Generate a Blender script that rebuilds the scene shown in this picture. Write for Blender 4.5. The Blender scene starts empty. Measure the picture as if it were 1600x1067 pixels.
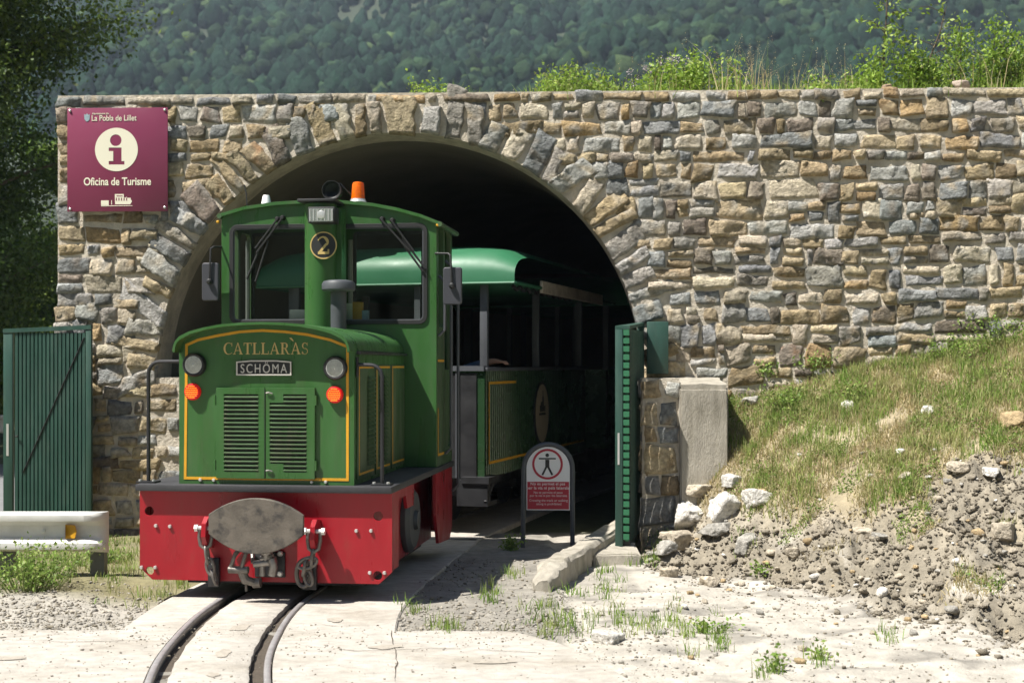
import bpy, bmesh, math, random
import numpy as np
from mathutils import Vector, Matrix, noise
PI = math.pi
RAD = math.radians
random.seed(7)
RNG = np.random.default_rng(11)
SC = bpy.context.scene
COL = SC.collection

# ------------------------------------------------------------------ camera, sky, sun, exposure
FPX, HOR, HC = 2100.0, 570.0, 1.66            # focal length in photo pixels, horizon row, camera height
cam_d = bpy.data.cameras.new('camera')
cam = bpy.data.objects.new('camera', cam_d); COL.objects.link(cam)
cam.location = (0, 0, HC); cam.rotation_euler = (PI/2, 0, 0)
cam_d.sensor_width = 36; cam_d.lens = 36*FPX/1600
cam_d.shift_y = (HOR-533.5)/1600
cam_d.clip_start = 0.1; cam_d.clip_end = 4000
cam_d.dof.use_dof = True; cam_d.dof.focus_distance = 10.8; cam_d.dof.aperture_fstop = 2.8
SC.camera = cam

LDIR = Vector((0.52, 0.28, -1.0)).normalized()     # the way sunlight travels
w = bpy.data.worlds.new('World'); SC.world = w; w.use_nodes = True
nt = w.node_tree; bg = nt.nodes['Background']
sky = nt.nodes.new('ShaderNodeTexSky'); sky.sky_type = 'NISHITA'; sky.sun_disc = False
sky.sun_elevation = math.asin(-LDIR.z); sky.sun_rotation = math.atan2(-LDIR.x, -LDIR.y)
sky.altitude = 1000; sky.air_density = 0.8; sky.dust_density = 0.4
nt.links.new(sky.outputs[0], bg.inputs[0]); bg.inputs[1].default_value = 0.052
sun_d = bpy.data.lights.new('sun', 'SUN'); sun_d.energy = 5.0; sun_d.angle = RAD(0.5); sun_d.color = (1, .96, .89)
sun = bpy.data.objects.new('sun', sun_d); COL.objects.link(sun)
sun.rotation_euler = LDIR.to_track_quat('-Z', 'Y').to_euler()
SC.view_settings.view_transform = 'Standard'; SC.view_settings.look = 'None'
SC.view_settings.gamma = 1.0; SC.view_settings.exposure = 1.15
SC.cycles.max_bounces = 8; SC.cycles.transparent_max_bounces = 12

# ------------------------------------------------------------------ materials
def mat(name, col=None, rough=.6, metal=0., var=0., scale=6., bump=0., bscale=40., attr=False, spec=.5,
        col2=None, mscale=2., mlo=.45, mhi=.6, trans=0., rvar=0., emit=None, estr=0., coat=0., stretch=None, detail=6):
    m = bpy.data.materials.new(name); m.use_nodes = True
    n, l = m.node_tree.nodes, m.node_tree.links
    b = n['Principled BSDF']
    b.inputs['Roughness'].default_value = rough; b.inputs['Metallic'].default_value = metal
    b.inputs['Specular IOR Level'].default_value = spec
    if coat: b.inputs['Coat Weight'].default_value = coat; b.inputs['Coat Roughness'].default_value = .05
    tc = n.new('ShaderNodeTexCoord'); vec = tc.outputs['Object']
    if stretch:
        mp = n.new('ShaderNodeMapping'); mp.inputs['Scale'].default_value = stretch; l.new(vec, mp.inputs[0]); vec = mp.outputs[0]
    def ns(s, d=detail, r=.6):
        t = n.new('ShaderNodeTexNoise'); t.inputs['Scale'].default_value = s; t.inputs['Detail'].default_value = d
        t.inputs['Roughness'].default_value = r; l.new(vec, t.inputs['Vector']); return t.outputs['Fac']
    def mr(src, a, c, lo=0., hi=1.):
        t = n.new('ShaderNodeMapRange'); t.inputs['From Min'].default_value = lo; t.inputs['From Max'].default_value = hi
        t.inputs['To Min'].default_value = a; t.inputs['To Max'].default_value = c; l.new(src, t.inputs['Value']); return t.outputs[0]
    if attr:
        a = n.new('ShaderNodeAttribute'); a.attribute_name = 'Col'; c = a.outputs['Color']
    else:
        r = n.new('ShaderNodeRGB'); r.outputs[0].default_value = (*col, 1); c = r.outputs[0]
    if col2 is not None:
        mx = n.new('ShaderNodeMix'); mx.data_type = 'RGBA'
        l.new(mr(ns(mscale), 0, 1, mlo, mhi), mx.inputs['Factor']); l.new(c, mx.inputs['A']); mx.inputs['B'].default_value = (*col2, 1)
        c = mx.outputs['Result']
    if var:
        vm = n.new('ShaderNodeVectorMath'); vm.operation = 'SCALE'; l.new(c, vm.inputs[0])
        l.new(mr(ns(scale), 1-var, 1+var, .25, .75), vm.inputs['Scale']); c = vm.outputs[0]
    l.new(c, b.inputs['Base Color'])
    if rvar: l.new(mr(ns(scale*.7+1), max(0, rough-rvar), min(1, rough+rvar), .3, .7), b.inputs['Roughness'])
    if bump:
        bp = n.new('ShaderNodeBump'); bp.inputs['Strength'].default_value = min(1, bump); bp.inputs['Distance'].default_value = .02*max(1, bump)
        l.new(ns(bscale, 8, .65), bp.inputs['Height']); l.new(bp.outputs[0], b.inputs['Normal'])
    if emit is not None:
        b.inputs['Emission Color'].default_value = (*emit, 1); b.inputs['Emission Strength'].default_value = estr
    if trans:
        out = n['Material Output']; tr = n.new('ShaderNodeBsdfTranslucent'); l.new(c, tr.inputs[0])
        mxs = n.new('ShaderNodeMixShader'); mxs.inputs[0].default_value = trans
        l.new(b.outputs[0], mxs.inputs[1]); l.new(tr.outputs[0], mxs.inputs[2]); l.new(mxs.outputs[0], out.inputs[0])
    return m

def glass_mat(name, tint=(.8, .85, .82), rough=.02, ior=1.5):
    m = bpy.data.materials.new(name); m.use_nodes = True
    n, l = m.node_tree.nodes, m.node_tree.links; n.remove(n['Principled BSDF'])
    t = n.new('ShaderNodeBsdfTransparent'); t.inputs[0].default_value = (*tint, 1)
    g = n.new('ShaderNodeBsdfGlossy'); g.inputs['Roughness'].default_value = rough
    f = n.new('ShaderNodeFresnel'); f.inputs[0].default_value = ior
    x = n.new('ShaderNodeMixShader'); l.new(f.outputs[0], x.inputs[0]); l.new(t.outputs[0], x.inputs[1]); l.new(g.outputs[0], x.inputs[2])
    l.new(x.outputs[0], n['Material Output'].inputs[0]); return m

M = {}
M['green'] = mat('green_paint', (.032, .105, .024), .36, var=.13, scale=4, rvar=.16, bump=.05, bscale=40, col2=(.055, .095, .036), mscale=5, mlo=.5, mhi=.8, stretch=(2.5, 2.5, .5), detail=9)
M['green_side'] = mat('green_paint_dusty', (.050, .095, .038), .4, var=.18, scale=4, rvar=.15, bump=.08, bscale=30, col2=(.095, .10, .06), mscale=6, mlo=.5, mhi=.75, stretch=(2, 2, .4), detail=9)
M['coach_green'] = mat('coach_green_paint', (.030, .075, .032), .26, metal=.3, var=.15, scale=3, rvar=.08, spec=.7, coat=.8)
M['roof_green'] = mat('roof_green_paint', (.024, .135, .062), .5, var=.1, scale=2.5, rvar=.08)
M['gate_green'] = mat('gate_green_paint', (.020, .062, .046), .5, var=.22, scale=6, rvar=.12, col2=(.035, .075, .055), mscale=5, mlo=.5, mhi=.75, stretch=(2, 2, .5), detail=9)
M['red'] = mat('red_paint', (.29, .005, .013), .36, var=.16, scale=3.5, rvar=.14, col2=(.22, .02, .018), mscale=7, mlo=.55, mhi=.75, bump=.05, bscale=30, stretch=(2, 2, .6), detail=9)
M['yellow'] = mat('yellow_lining', (.60, .30, .012), .5, var=.1, scale=9)
M['gold'] = mat('gold_lettering', (.50, .36, .13), .5, var=.08)
M['black'] = mat('black_paint', (.016, .016, .018), .5, var=.2, scale=8, rvar=.15)
M['deck'] = mat('deck_black', (.030, .030, .033), .62, var=.25, scale=10, bump=.15)
M['rubber'] = mat('black_rubber', (.014, .014, .014), .55)
M['frame_grey'] = mat('window_frame_alloy', (.35, .35, .35), .35, metal=.7)
M['cast'] = mat('polished_cast_letters', (.58, .55, .50), .4, metal=.2)
M['steel'] = mat('worn_steel', (.30, .28, .26), .45, metal=.8, var=.3, scale=25, rvar=.15)
M['chain'] = mat('dirty_chain_steel', (.17, .155, .14), .5, metal=.6, var=.35, scale=20, bump=.2)
M['zinc'] = mat('zinc_bolt', (.62, .62, .60), .35, metal=.6)
M['buffer'] = mat('worn_buffer_steel', (.125, .108, .088), .62, metal=.25, var=.35, scale=9, col2=(.055, .05, .045), mscale=11, mlo=.52, mhi=.66, bump=.25, bscale=30)
M['stack'] = mat('dark_stack_metal', (.055, .06, .066), .55, var=.25, scale=6)
M['grey_metal'] = mat('grey_stack_metal', (.11, .115, .12), .5, var=.15, scale=6)
M['cream'] = mat('cream_paint', (.80, .76, .60), .5)
M['badge'] = mat('shaded_badge', (.42, .36, .25), .4)  # cream badge, its shade put in as a darker tan
M['white'] = mat('white_plastic', (.8, .8, .8), .45)
M['sign_red'] = mat('sign_red', (.42, .012, .035), .5)
M['sign_text'] = mat('sign_pale_text', (.75, .66, .66), .5)
M['maroon'] = mat('maroon_board', (.205, .032, .075), .36, var=.06, scale=2, rvar=.08)
M['crest'] = mat('crest_blue_grey', (.30, .40, .44), .5, var=.4, scale=90)
M['darkgrey'] = mat('dark_grey_pipe', (.075, .08, .09), .5, var=.15)
M['lamp_chrome'] = mat('lamp_reflector', (.75, .76, .74), .18, metal=.9)
M['reflector'] = mat('dull_reflector', (.62, .62, .60), .3, metal=.25, var=.25, scale=60)
M['lens'] = glass_mat('lamp_lens', (.9, .9, .88), .05, 1.18)
M['glass'] = glass_mat('cab_glass', (.80, .84, .81), .01, 1.3)
M['orange'] = mat('amber_lens', (.85, .17, .004), .25, trans=.3, var=.3, scale=30)
M['red_lens'] = mat('red_lens', (.5, .006, .010), .3, emit=(.9, .012, .012), estr=.10)
M['led'] = mat('lit_red_led', (.9, .1, .02), .4, emit=(1, .20, .012), estr=1.25)
M['mirror_case'] = mat('mirror_case', (.045, .046, .055), .45)
M['wood_seat'] = mat('bench_wood', (.12, .07, .035), .55, var=.3, scale=6)
M['concrete'] = mat('old_concrete', (.345, .315, .26), .9, var=.26, scale=5, bump=.5, bscale=35, col2=(.22, .20, .155), mscale=3, mlo=.5, mhi=.7, stretch=(2.2, 2.2, .7))
M['apron'] = mat('concrete_apron', (.40, .37, .325), .92, var=.26, scale=9, bump=.6, bscale=30, col2=(.30, .268, .22), mscale=1.3, mlo=.47, mhi=.72, stretch=(1, 1.6, 1), detail=9)
M['lining'] = mat('tunnel_render', (.21, .19, .15), .95, var=.2, scale=1.5, bump=.2)
M['mortar'] = mat('lime_mortar', (.60, .535, .435), .95, var=.22, scale=9, bump=1.5, bscale=30, col2=(.45, .395, .315), mscale=2.5, mlo=.45, mhi=.65)
M['stone'] = mat('rubble_stone', rough=.92, attr=True, var=.5, scale=22, bump=1.6, bscale=38, spec=.25)
M['rock'] = mat('rock', rough=.92, attr=True, var=.35, scale=30, bump=1.2, bscale=45, spec=.2)
M['soil'] = mat('ground_soil', rough=.96, attr=True, var=.26, scale=9, bump=.9, bscale=34)
M['grass'] = mat('grass_blades', rough=.6, attr=True, trans=.35, spec=.25)
M['leaf'] = mat('leaves', rough=.55, attr=True, trans=.35, spec=.3)
M['bark'] = mat('bark', (.09, .065, .045), .9, var=.3, scale=12, bump=.6)
M['straw'] = mat('dry_stalk', (.42, .33, .18), .8, trans=.2)
M['rail_top'] = mat('rail_steel', (.36, .345, .34), .42, metal=.35, var=.2, scale=14, rvar=.1)
M['groove'] = mat('flangeway_dirt', (.07, .055, .04), .95, var=.3, scale=30, bump=.6)
M['asphalt'] = mat('asphalt', (.16, .16, .165), .9, var=.12, scale=4)
M['galv'] = mat('galvanised_rail', (.62, .61, .58), .55, metal=.1, var=.14, scale=7, rvar=.12)
M['skin'] = mat('skin', (.50, .27, .18), .5)
M['shirt'] = mat('blue_shirt', (.075, .13, .23), .85, var=.15, scale=14)
M['hair'] = mat('dark_hair', (.03, .02, .015), .6)
M['forest'] = mat('forest_canopy', rough=.9, attr=True, var=.45, scale=.7, spec=.05, bump=60, bscale=.9)
M['hill'] = mat('hill_soil', (.030, .042, .020), .95, var=.3, scale=.05)

# ------------------------------------------------------------------ object helpers
def tag(o, label=None, cat=None, group=None, kind=None):
    if label: o['label'] = label
    if cat: o['category'] = cat
    if group: o['group'] = group
    if kind: o['kind'] = kind
    return o
def link(o, parent=None):
    COL.objects.link(o)
    if parent is not None: o.parent = parent
    return o
def empty(name, loc, rz=0., label=None, cat=None, group=None):
    o = bpy.data.objects.new(name, None); o.empty_display_size = .2
    o.location = loc; o.rotation_euler = (0, 0, rz); link(o); return tag(o, label, cat, group)
def smooth_by_angle(me, ang=35):
    bm = bmesh.new(); bm.from_mesh(me)
    for f in bm.faces: f.smooth = True
    for e in bm.edges:
        if len(e.link_faces) == 2 and e.calc_face_angle(0) > RAD(ang): e.smooth = False
    bm.to_mesh(me); bm.free()

class MB:
    """collects shapes into one mesh"""
    def __init__(s): s.v = []; s.f = []; s.m = []
    def add(s, vs, fs, mi=0, T=None):
        o = len(s.v)
        for p in vs:
            p = Vector(p)
            if T is not None: p = T @ p
            s.v.append(tuple(p))
        for f in fs: s.f.append(tuple(i+o for i in f)); s.m.append(mi)
        return s
    def box(s, x0, x1, y0, y1, z0, z1, mi=0, bev=0., T=None):
        if bev <= 0:
            vs = [(x, y, z) for x in (x0, x1) for y in (y0, y1) for z in (z0, z1)]
            return s.add(vs, [(0, 1, 3, 2), (4, 6, 7, 5), (0, 4, 5, 1), (2, 3, 7, 6), (0, 2, 6, 4), (1, 5, 7, 3)], mi, T)
        bm = bmesh.new(); bmesh.ops.create_cube(bm, size=1)
        for q in bm.verts: q.co = Vector(((x0+x1)/2+q.co.x*(x1-x0), (y0+y1)/2+q.co.y*(y1-y0), (z0+z1)/2+q.co.z*(z1-z0)))
        bmesh.ops.bevel(bm, geom=bm.edges[:], offset=bev, segments=2, affect='EDGES', profile=.5)
        return s.bm(bm, mi, T)
    def bm(s, bm, mi=0, T=None):
        bm.verts.index_update()
        s.add([q.co for q in bm.verts], [[q.index for q in f.verts] for f in bm.faces], mi, T); bm.free(); return s
    def tube(s, pts, r, n=8, mi=0, cap=True, closed=False, T=None):
        pts = [Vector(p) for p in pts]; rs = r if hasattr(r, '__len__') else [r]*len(pts)
        N = len(pts); vs = []; fs = []
        up = None
        for i, p in enumerate(pts):
            a = pts[(i-1) % N] if closed else pts[max(i-1, 0)]
            b = pts[(i+1) % N] if closed else pts[min(i+1, N-1)]
            t = (b-a).normalized()
            if up is None:
                up = Vector((0, 0, 1)) if abs(t.z) < .9 else Vector((1, 0, 0))
            x = up.cross(t).normalized(); up = t.cross(x).normalized()
            for k in range(n):
                an = 2*PI*k/n; vs.append(p+(x*math.cos(an)+up*math.sin(an))*rs[i])
        R = N if closed else N-1
        for i in range(R):
            j = (i+1) % N
            for k in range(n):
                k2 = (k+1) % n; fs.append((i*n+k, i*n+k2, j*n+k2, j*n+k))
        if cap and not closed:
            fs.append(tuple(reversed(range(n)))); fs.append(tuple((N-1)*n+k for k in range(n)))
        return s.add(vs, fs, mi, T)
    def lathe(s, prof, n=20, T=None, mi=0):
        """profile (radius, height) turned about local z"""
        vs = []; fs = []
        for r, z in prof:
            for k in range(n): an = 2*PI*k/n; vs.append((r*math.cos(an), r*math.sin(an), z))
        for i in range(len(prof)-1):
            for k in range(n):
                k2 = (k+1) % n; fs.append((i*n+k, i*n+k2, (i+1)*n+k2, (i+1)*n+k))
        if prof[0][0] > 1e-6: fs.append(tuple(reversed(range(n))))
        if prof[-1][0] > 1e-6: fs.append(tuple((len(prof)-1)*n+k for k in range(n)))
        return s.add(vs, fs, mi, T)
    def prism(s, poly, y0, y1, mi=0, T=None):
        """polygon in (x, z) pulled from y0 to y1"""
        n = len(poly); vs = [(x, y0, z) for x, z in poly]+[(x, y1, z) for x, z in poly]
        fs = [tuple(range(n)), tuple(reversed(range(n, 2*n)))]+[(i, i+n, (i+1) % n+n, (i+1) % n) for i in range(n)]
        return s.add(vs, fs, mi, T)
    def loft(s, rings, mi=0, cap=True, closed=True, T=None):
        n = len(rings[0]); vs = [p for r in rings for p in r]; fs = []
        for i in range(len(rings)-1):
            for k in range(n if closed else n-1):
                k2 = (k+1) % n; fs.append((i*n+k, i*n+k2, (i+1)*n+k2, (i+1)*n+k))
        if cap: fs.append(tuple(reversed(range(n)))); fs.append(tuple((len(rings)-1)*n+k for k in range(n)))
        return s.add(vs, fs, mi, T)
    def build(s, name, mats, parent=None, smooth=35, fix=True):
        me = bpy.data.meshes.new(name); me.from_pydata(s.v, [], s.f)
        if not isinstance(mats, (list, tuple)): mats = [mats]
        for m in mats: me.materials.append(M[m] if isinstance(m, str) else m)
        me.polygons.foreach_set('material_index', s.m)
        if fix:
            bm = bmesh.new(); bm.from_mesh(me); bmesh.ops.recalc_face_normals(bm, faces=bm.faces[:]); bm.to_mesh(me); bm.free()
        if smooth: smooth_by_angle(me, smooth)
        return link(bpy.data.objects.new(name, me), parent)

def build_split(mb, name, mats, parent=None, smooth=35):
    """one object for each separate piece"""
    par = list(range(len(mb.v)))
    def find(i):
        while par[i] != i: par[i] = par[par[i]]; i = par[i]
        return i
    for f in mb.f:
        a = find(f[0])
        for i in f[1:]: par[find(i)] = a
    groups = {}
    for f, m in zip(mb.f, mb.m): groups.setdefault(find(f[0]), []).append((f, m))
    for g in groups.values():
        ids = sorted({i for f, _ in g for i in f}); mp = {j: k for k, j in enumerate(ids)}
        q = MB(); q.v = [mb.v[i] for i in ids]; q.f = [tuple(mp[i] for i in f) for f, _ in g]; q.m = [m for _, m in g]; q.build(name, mats, parent, smooth)

def np_mesh(name, V, F, mats, colors=None, parent=None, smooth=False):
    """V (n,3), F (m,k) arrays"""
    V = np.asarray(V, np.float32); F = np.asarray(F, np.int32); k = F.shape[1]
    me = bpy.data.meshes.new(name)
    me.vertices.add(len(V)); me.vertices.foreach_set('co', V.ravel())
    me.loops.add(F.size); me.loops.foreach_set('vertex_index', F.ravel())
    me.polygons.add(len(F)); me.polygons.foreach_set('loop_start', np.arange(0, F.size, k, dtype=np.int32))
    me.polygons.foreach_set('loop_total', np.full(len(F), k, np.int32))
    if smooth: me.polygons.foreach_set('use_smooth', np.ones(len(F), bool))
    me.update(calc_edges=True)
    if colors is not None:
        a = me.color_attributes.new('Col', 'FLOAT_COLOR', 'POINT')
        c = np.ones((len(V), 4), np.float32); c[:, :3] = colors; a.data.foreach_set('color', c.ravel())
    me.materials.append(M[mats]); me.validate()
    return link(bpy.data.objects.new(name, me), parent)

def curve_mesh(outlines, half, bevel=0.):
    """flat plate with holes: outlines in (x, y), thickness 2*half along z; returns verts, faces"""
    cu = bpy.data.curves.new('outline', 'CURVE'); cu.dimensions = '2D'; cu.fill_mode = 'BOTH'
    cu.extrude = max(half-bevel, 1e-5); cu.bevel_depth = bevel; cu.bevel_resolution = 1; cu.offset = -bevel
    for ol in outlines:
        sp = cu.splines.new('POLY'); sp.points.add(len(ol)-1); sp.use_cyclic_u = True
        for p, q in zip(sp.points, ol): p.co = (q[0], q[1], 0, 1)
    return take_mesh(cu)
def take_mesh(cu):
    o = bpy.data.objects.new('outline', cu); COL.objects.link(o)
    dg = bpy.context.evaluated_depsgraph_get(); dg.update()
    me = bpy.data.meshes.new_from_object(o.evaluated_get(dg))
    vs = [tuple(v.co) for v in me.vertices]; fs = [tuple(p.vertices) for p in me.polygons]
    bpy.data.objects.remove(o); bpy.data.curves.remove(cu); bpy.data.meshes.remove(me)
    return vs, fs
# a plate drawn in (x, y) stood upright: x -> x, y -> z, and its front towards -y
UP = Matrix(((1, 0, 0, 0), (0, 0, -1, 0), (0, 1, 0, 0), (0, 0, 0, 1)))
def T3(x=0, y=0, z=0): return Matrix.Translation((x, y, z))
def plate(mb, outlines, y0, y1, bevel=0., mi=0, T=None):
    vs, fs = curve_mesh(outlines, abs(y1-y0)/2, bevel)
    A = T3(0, (y0+y1)/2, 0) @ UP
    mb.add(vs, fs, mi, A if T is None else T @ A); return mb
def text_geo(s, width=None, height=None, half=.001, align='CENTER', bold=0., space=1.):
    cu = bpy.data.curves.new('txt', 'FONT'); cu.body = s; cu.size = 1; cu.extrude = .02; cu.offset = bold; cu.space_character = space
    vs, fs = take_mesh(cu)
    a = np.array(vs); mn, mx = a.min(0), a.max(0)
    sx = width/(mx[0]-mn[0]) if width else height/(mx[1]-mn[1]); sy = height/(mx[1]-mn[1]) if height else sx
    if not height: sy = sx
    c = (mn+mx)/2; x0 = mn[0] if align == 'LEFT' else c[0]
    return [((p[0]-x0)*sx, (p[1]-c[1])*sy, p[2]/.02*half) for p in vs], fs
def put_text(mb, s, cx, cz, y, width=None, height=None, align='CENTER', mi=0, half=.0015, bold=0., space=1.):
    vs, fs = text_geo(s, width, height, half, align, bold, space)
    mb.add(vs, fs, mi, T3(cx, y, cz) @ UP); return mb
def circ(cx, cy, r, n=24, ry=None, a0=0): return [(cx+r*math.cos(2*PI*k/n+a0), cy+(ry or r)*math.sin(2*PI*k/n+a0)) for k in range(n)]
def rrect(x0, x1, y0, y1, r, n=5):
    out = []
    for cx, cy, a in ((x1-r, y1-r, 0), (x0+r, y1-r, PI/2), (x0+r, y0+r, PI), (x1-r, y0+r, 1.5*PI)):
        for k in range(n+1): an = a+PI/2*k/n; out.append((cx+r*math.cos(an), cy+r*math.sin(an)))
    return out
def inset(poly, d):
    n = len(poly); out = []
    for i in range(n):
        a, b, c = Vector(poly[i-1]), Vector(poly[i]), Vector(poly[(i+1) % n])
        e1 = (b-a).normalized() if (b-a).length > 1e-9 else Vector((1, 0)); e2 = (c-b).normalized() if (c-b).length > 1e-9 else e1
        nn = Vector((-e1.y-e2.y, e1.x+e2.x))
        if nn.length < 1e-6: nn = Vector((-e1.y, e1.x))
        nn.normalize(); k = max(.4, nn.dot(Vector((-e1.y, e1.x)))); out.append(tuple(b+nn*d/k))
    return out

class Frame:
    """a thing's own axes on the ground: u to the right, v away, turned clockwise by yaw; measures taken off the photo"""
    def __init__(s, X0, Y0, yaw): s.X0, s.Y0, s.a = X0, Y0, yaw; s.c, s.s = math.cos(yaw), math.sin(yaw)
    def front(s, px, py, v=0.):
        k = (px-800)/FPX; u = (k*(s.Y0+v*s.c)-s.X0-v*s.s)/(s.c+k*s.s)
        return u, HC-(py-HOR)/FPX*(s.Y0-u*s.s+v*s.c)
    def side(s, px, py, u):
        k = (px-800)/FPX; v = (k*(s.Y0-u*s.s)-s.X0-u*s.c)/(s.s-k*s.c)
        return v, HC-(py-HOR)/FPX*(s.Y0-u*s.s+v*s.c)
def at(px, py, Y): return ((px-800)/FPX*Y, Y, HC-(py-HOR)/FPX*Y)

def icos(sub):
    bm = bmesh.new(); bmesh.ops.create_icosphere(bm, subdivisions=sub, radius=1)
    bm.verts.index_update(); V = np.array([v.co[:] for v in bm.verts]); F = np.array([[v.index for v in f.verts] for f in bm.faces]); bm.free(); return V, F
ICO = {k: icos(k) for k in (1, 2, 3, 4)}
def rock_geo(size, sub=3, planes=11, rough=.06, squash=(1, 1, .7), seed=None):
    r = np.random.default_rng(seed) if seed is not None else RNG
    D, F = ICO[sub]
    N = np.concatenate([np.array([[1, 0, 0], [-1, 0, 0], [0, 1, 0], [0, -1, 0], [0, 0, 1], [0, 0, -1]])+r.normal(0, .28, (6, 3)), r.normal(size=(max(2, planes-9), 3))]); N /= np.linalg.norm(N, axis=1)[:, None]; d = np.concatenate([r.uniform(.52, .78, 6), r.uniform(.62, .92, len(N)-6)])
    dots = D @ N.T; q = np.where(dots > .05, d/np.maximum(dots, .05), 9).min(1); q = np.minimum(q, 1.25)
    P = D*q[:, None]
    if rough: P *= (1+rough*r.normal(size=(len(P), 1)))
    return P*np.array(squash)*size, F
def rz_mat(a): c, s = math.cos(a), math.sin(a); return np.array([[c, -s, 0], [s, c, 0], [0, 0, 1]])

# ------------------------------------------------------------------ frames of the big things
WALL = Frame(-4.46, 13.2, RAD(2.45))            # stone wall: u along it, v into the hillside
def wz(u, v=0., z=0.): return (WALL.X0+u*WALL.c+v*WALL.s, WALL.Y0-u*WALL.s+v*WALL.c, z)
ARC_U, ARC_Z, ARC_R = 3.357, 1.536, 2.38
WALL_H, WALL_L = 4.30, 12.5
LOC = Frame(-1.75, 9.5, RAD(7.1))
COA = Frame(-1.275, 13.29, RAD(16))

# ------------------------------------------------------------------ ground sheet
def vnoise(X, Y, s, seed=0.):
    out = np.empty(X.shape); it = np.nditer([X, Y], flags=['multi_index'])
    for x, y in it: out[it.multi_index] = noise.noise((float(x)*s+seed, float(y)*s-seed*1.7, seed))
    return out
def foot_y(x): return float(np.interp(x, [1.0, 1.25, 1.9, 2.5, 3.1, 4.0, 5.0, 6.5], [12.2, 11.75, 10.9, 9.6, 8.6, 7.7, 7.0, 6.4]))+.22*noise.noise((x*1.5, 3.1, 8.))+.12*noise.noise((x*4.3, 1.7, 2.))
def wall_y(x): return 13.2-(x+4.46)*math.tan(RAD(2.45))
def bank_z(x, y):
    if x < 1.0: return 0.
    yf, yw = foot_y(x), 13.0
    if y <= yf: return 0.
    t = min(1.2, (y-yf)/max(.3, yw-yf)); zw = 1.42+.235*(x-2.1)
    if x < 1.9: zw *= max(0, (x-1.05)/.85)**.8
    return max(0, zw*(t**1.12))
def ground_z(x, y):
    z = -.05+bank_z(x, y)
    if -6 < x < 7 and 4 < y < 13.4:
        z += .02*noise.noise((x*2.1, y*2.1, 3.3))+.012*noise.noise((x*7, y*7, 1.3))
        if -1.0 < x < .4 and y > 8.3: z += .032
        if x > .3: z += .03*max(0, min(1, (x-.3)/.6))*(noise.noise((x*3.1, y*3.1, 8.))+.5)
        if x < -2.3: z += .04*min(1, (-2.3-x)/.8)*(1 if y > 8.3 else max(0, (y-7.9)/.4))
    return z
def dirtiness(x, y):
    """1 in the freshly dug strip near the foot of the bank"""
    if x < .9: return 0.
    d = (y-foot_y(x)); n = .45*noise.noise((x*1.1, y*1.1, 5.))
    lo = max(0, min(1, (d+.62+n*2.6)/.6)); hi = max(0, min(1, (float(np.interp(x, [1, 2.2, 2.8, 3.3, 4., 5.], [.85, 1.1, 1.5, 2.3, 3.2, 4.2]))+.6*noise.noise((x*.8, 2, 2))+n*1.8-d)/.6))
    k = lo*hi; p = noise.noise((x*2.4, y*2.4, 11.))+.6*noise.noise((x*6, y*6, 15.))
    return k*max(0., min(1., .95+1.5*(p+.12))) if d > .5 else k
def clod_z(x, y):
    k = dirtiness(x, y)
    if k <= 0: return 0.
    n = noise.turbulence((x*2.3, y*2.3, 4.), 4, False, noise_basis='PERLIN_ORIGINAL')
    q = Vector((x*9+.5*noise.noise((x*5, y*5, 3.)), y*9+.5*noise.noise((x*5, y*5, 7.)), 1.)); d1 = noise.voronoi(q)[0][0]
    q2 = Vector((x*22, y*22, 5.)); d2 = noise.voronoi(q2)[0][0]
    return k*(.22*(n-.22)+.075*(.55-d1)+.032*(.5-d2)+.03*noise.noise((x*31, y*31, 2.)))

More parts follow.
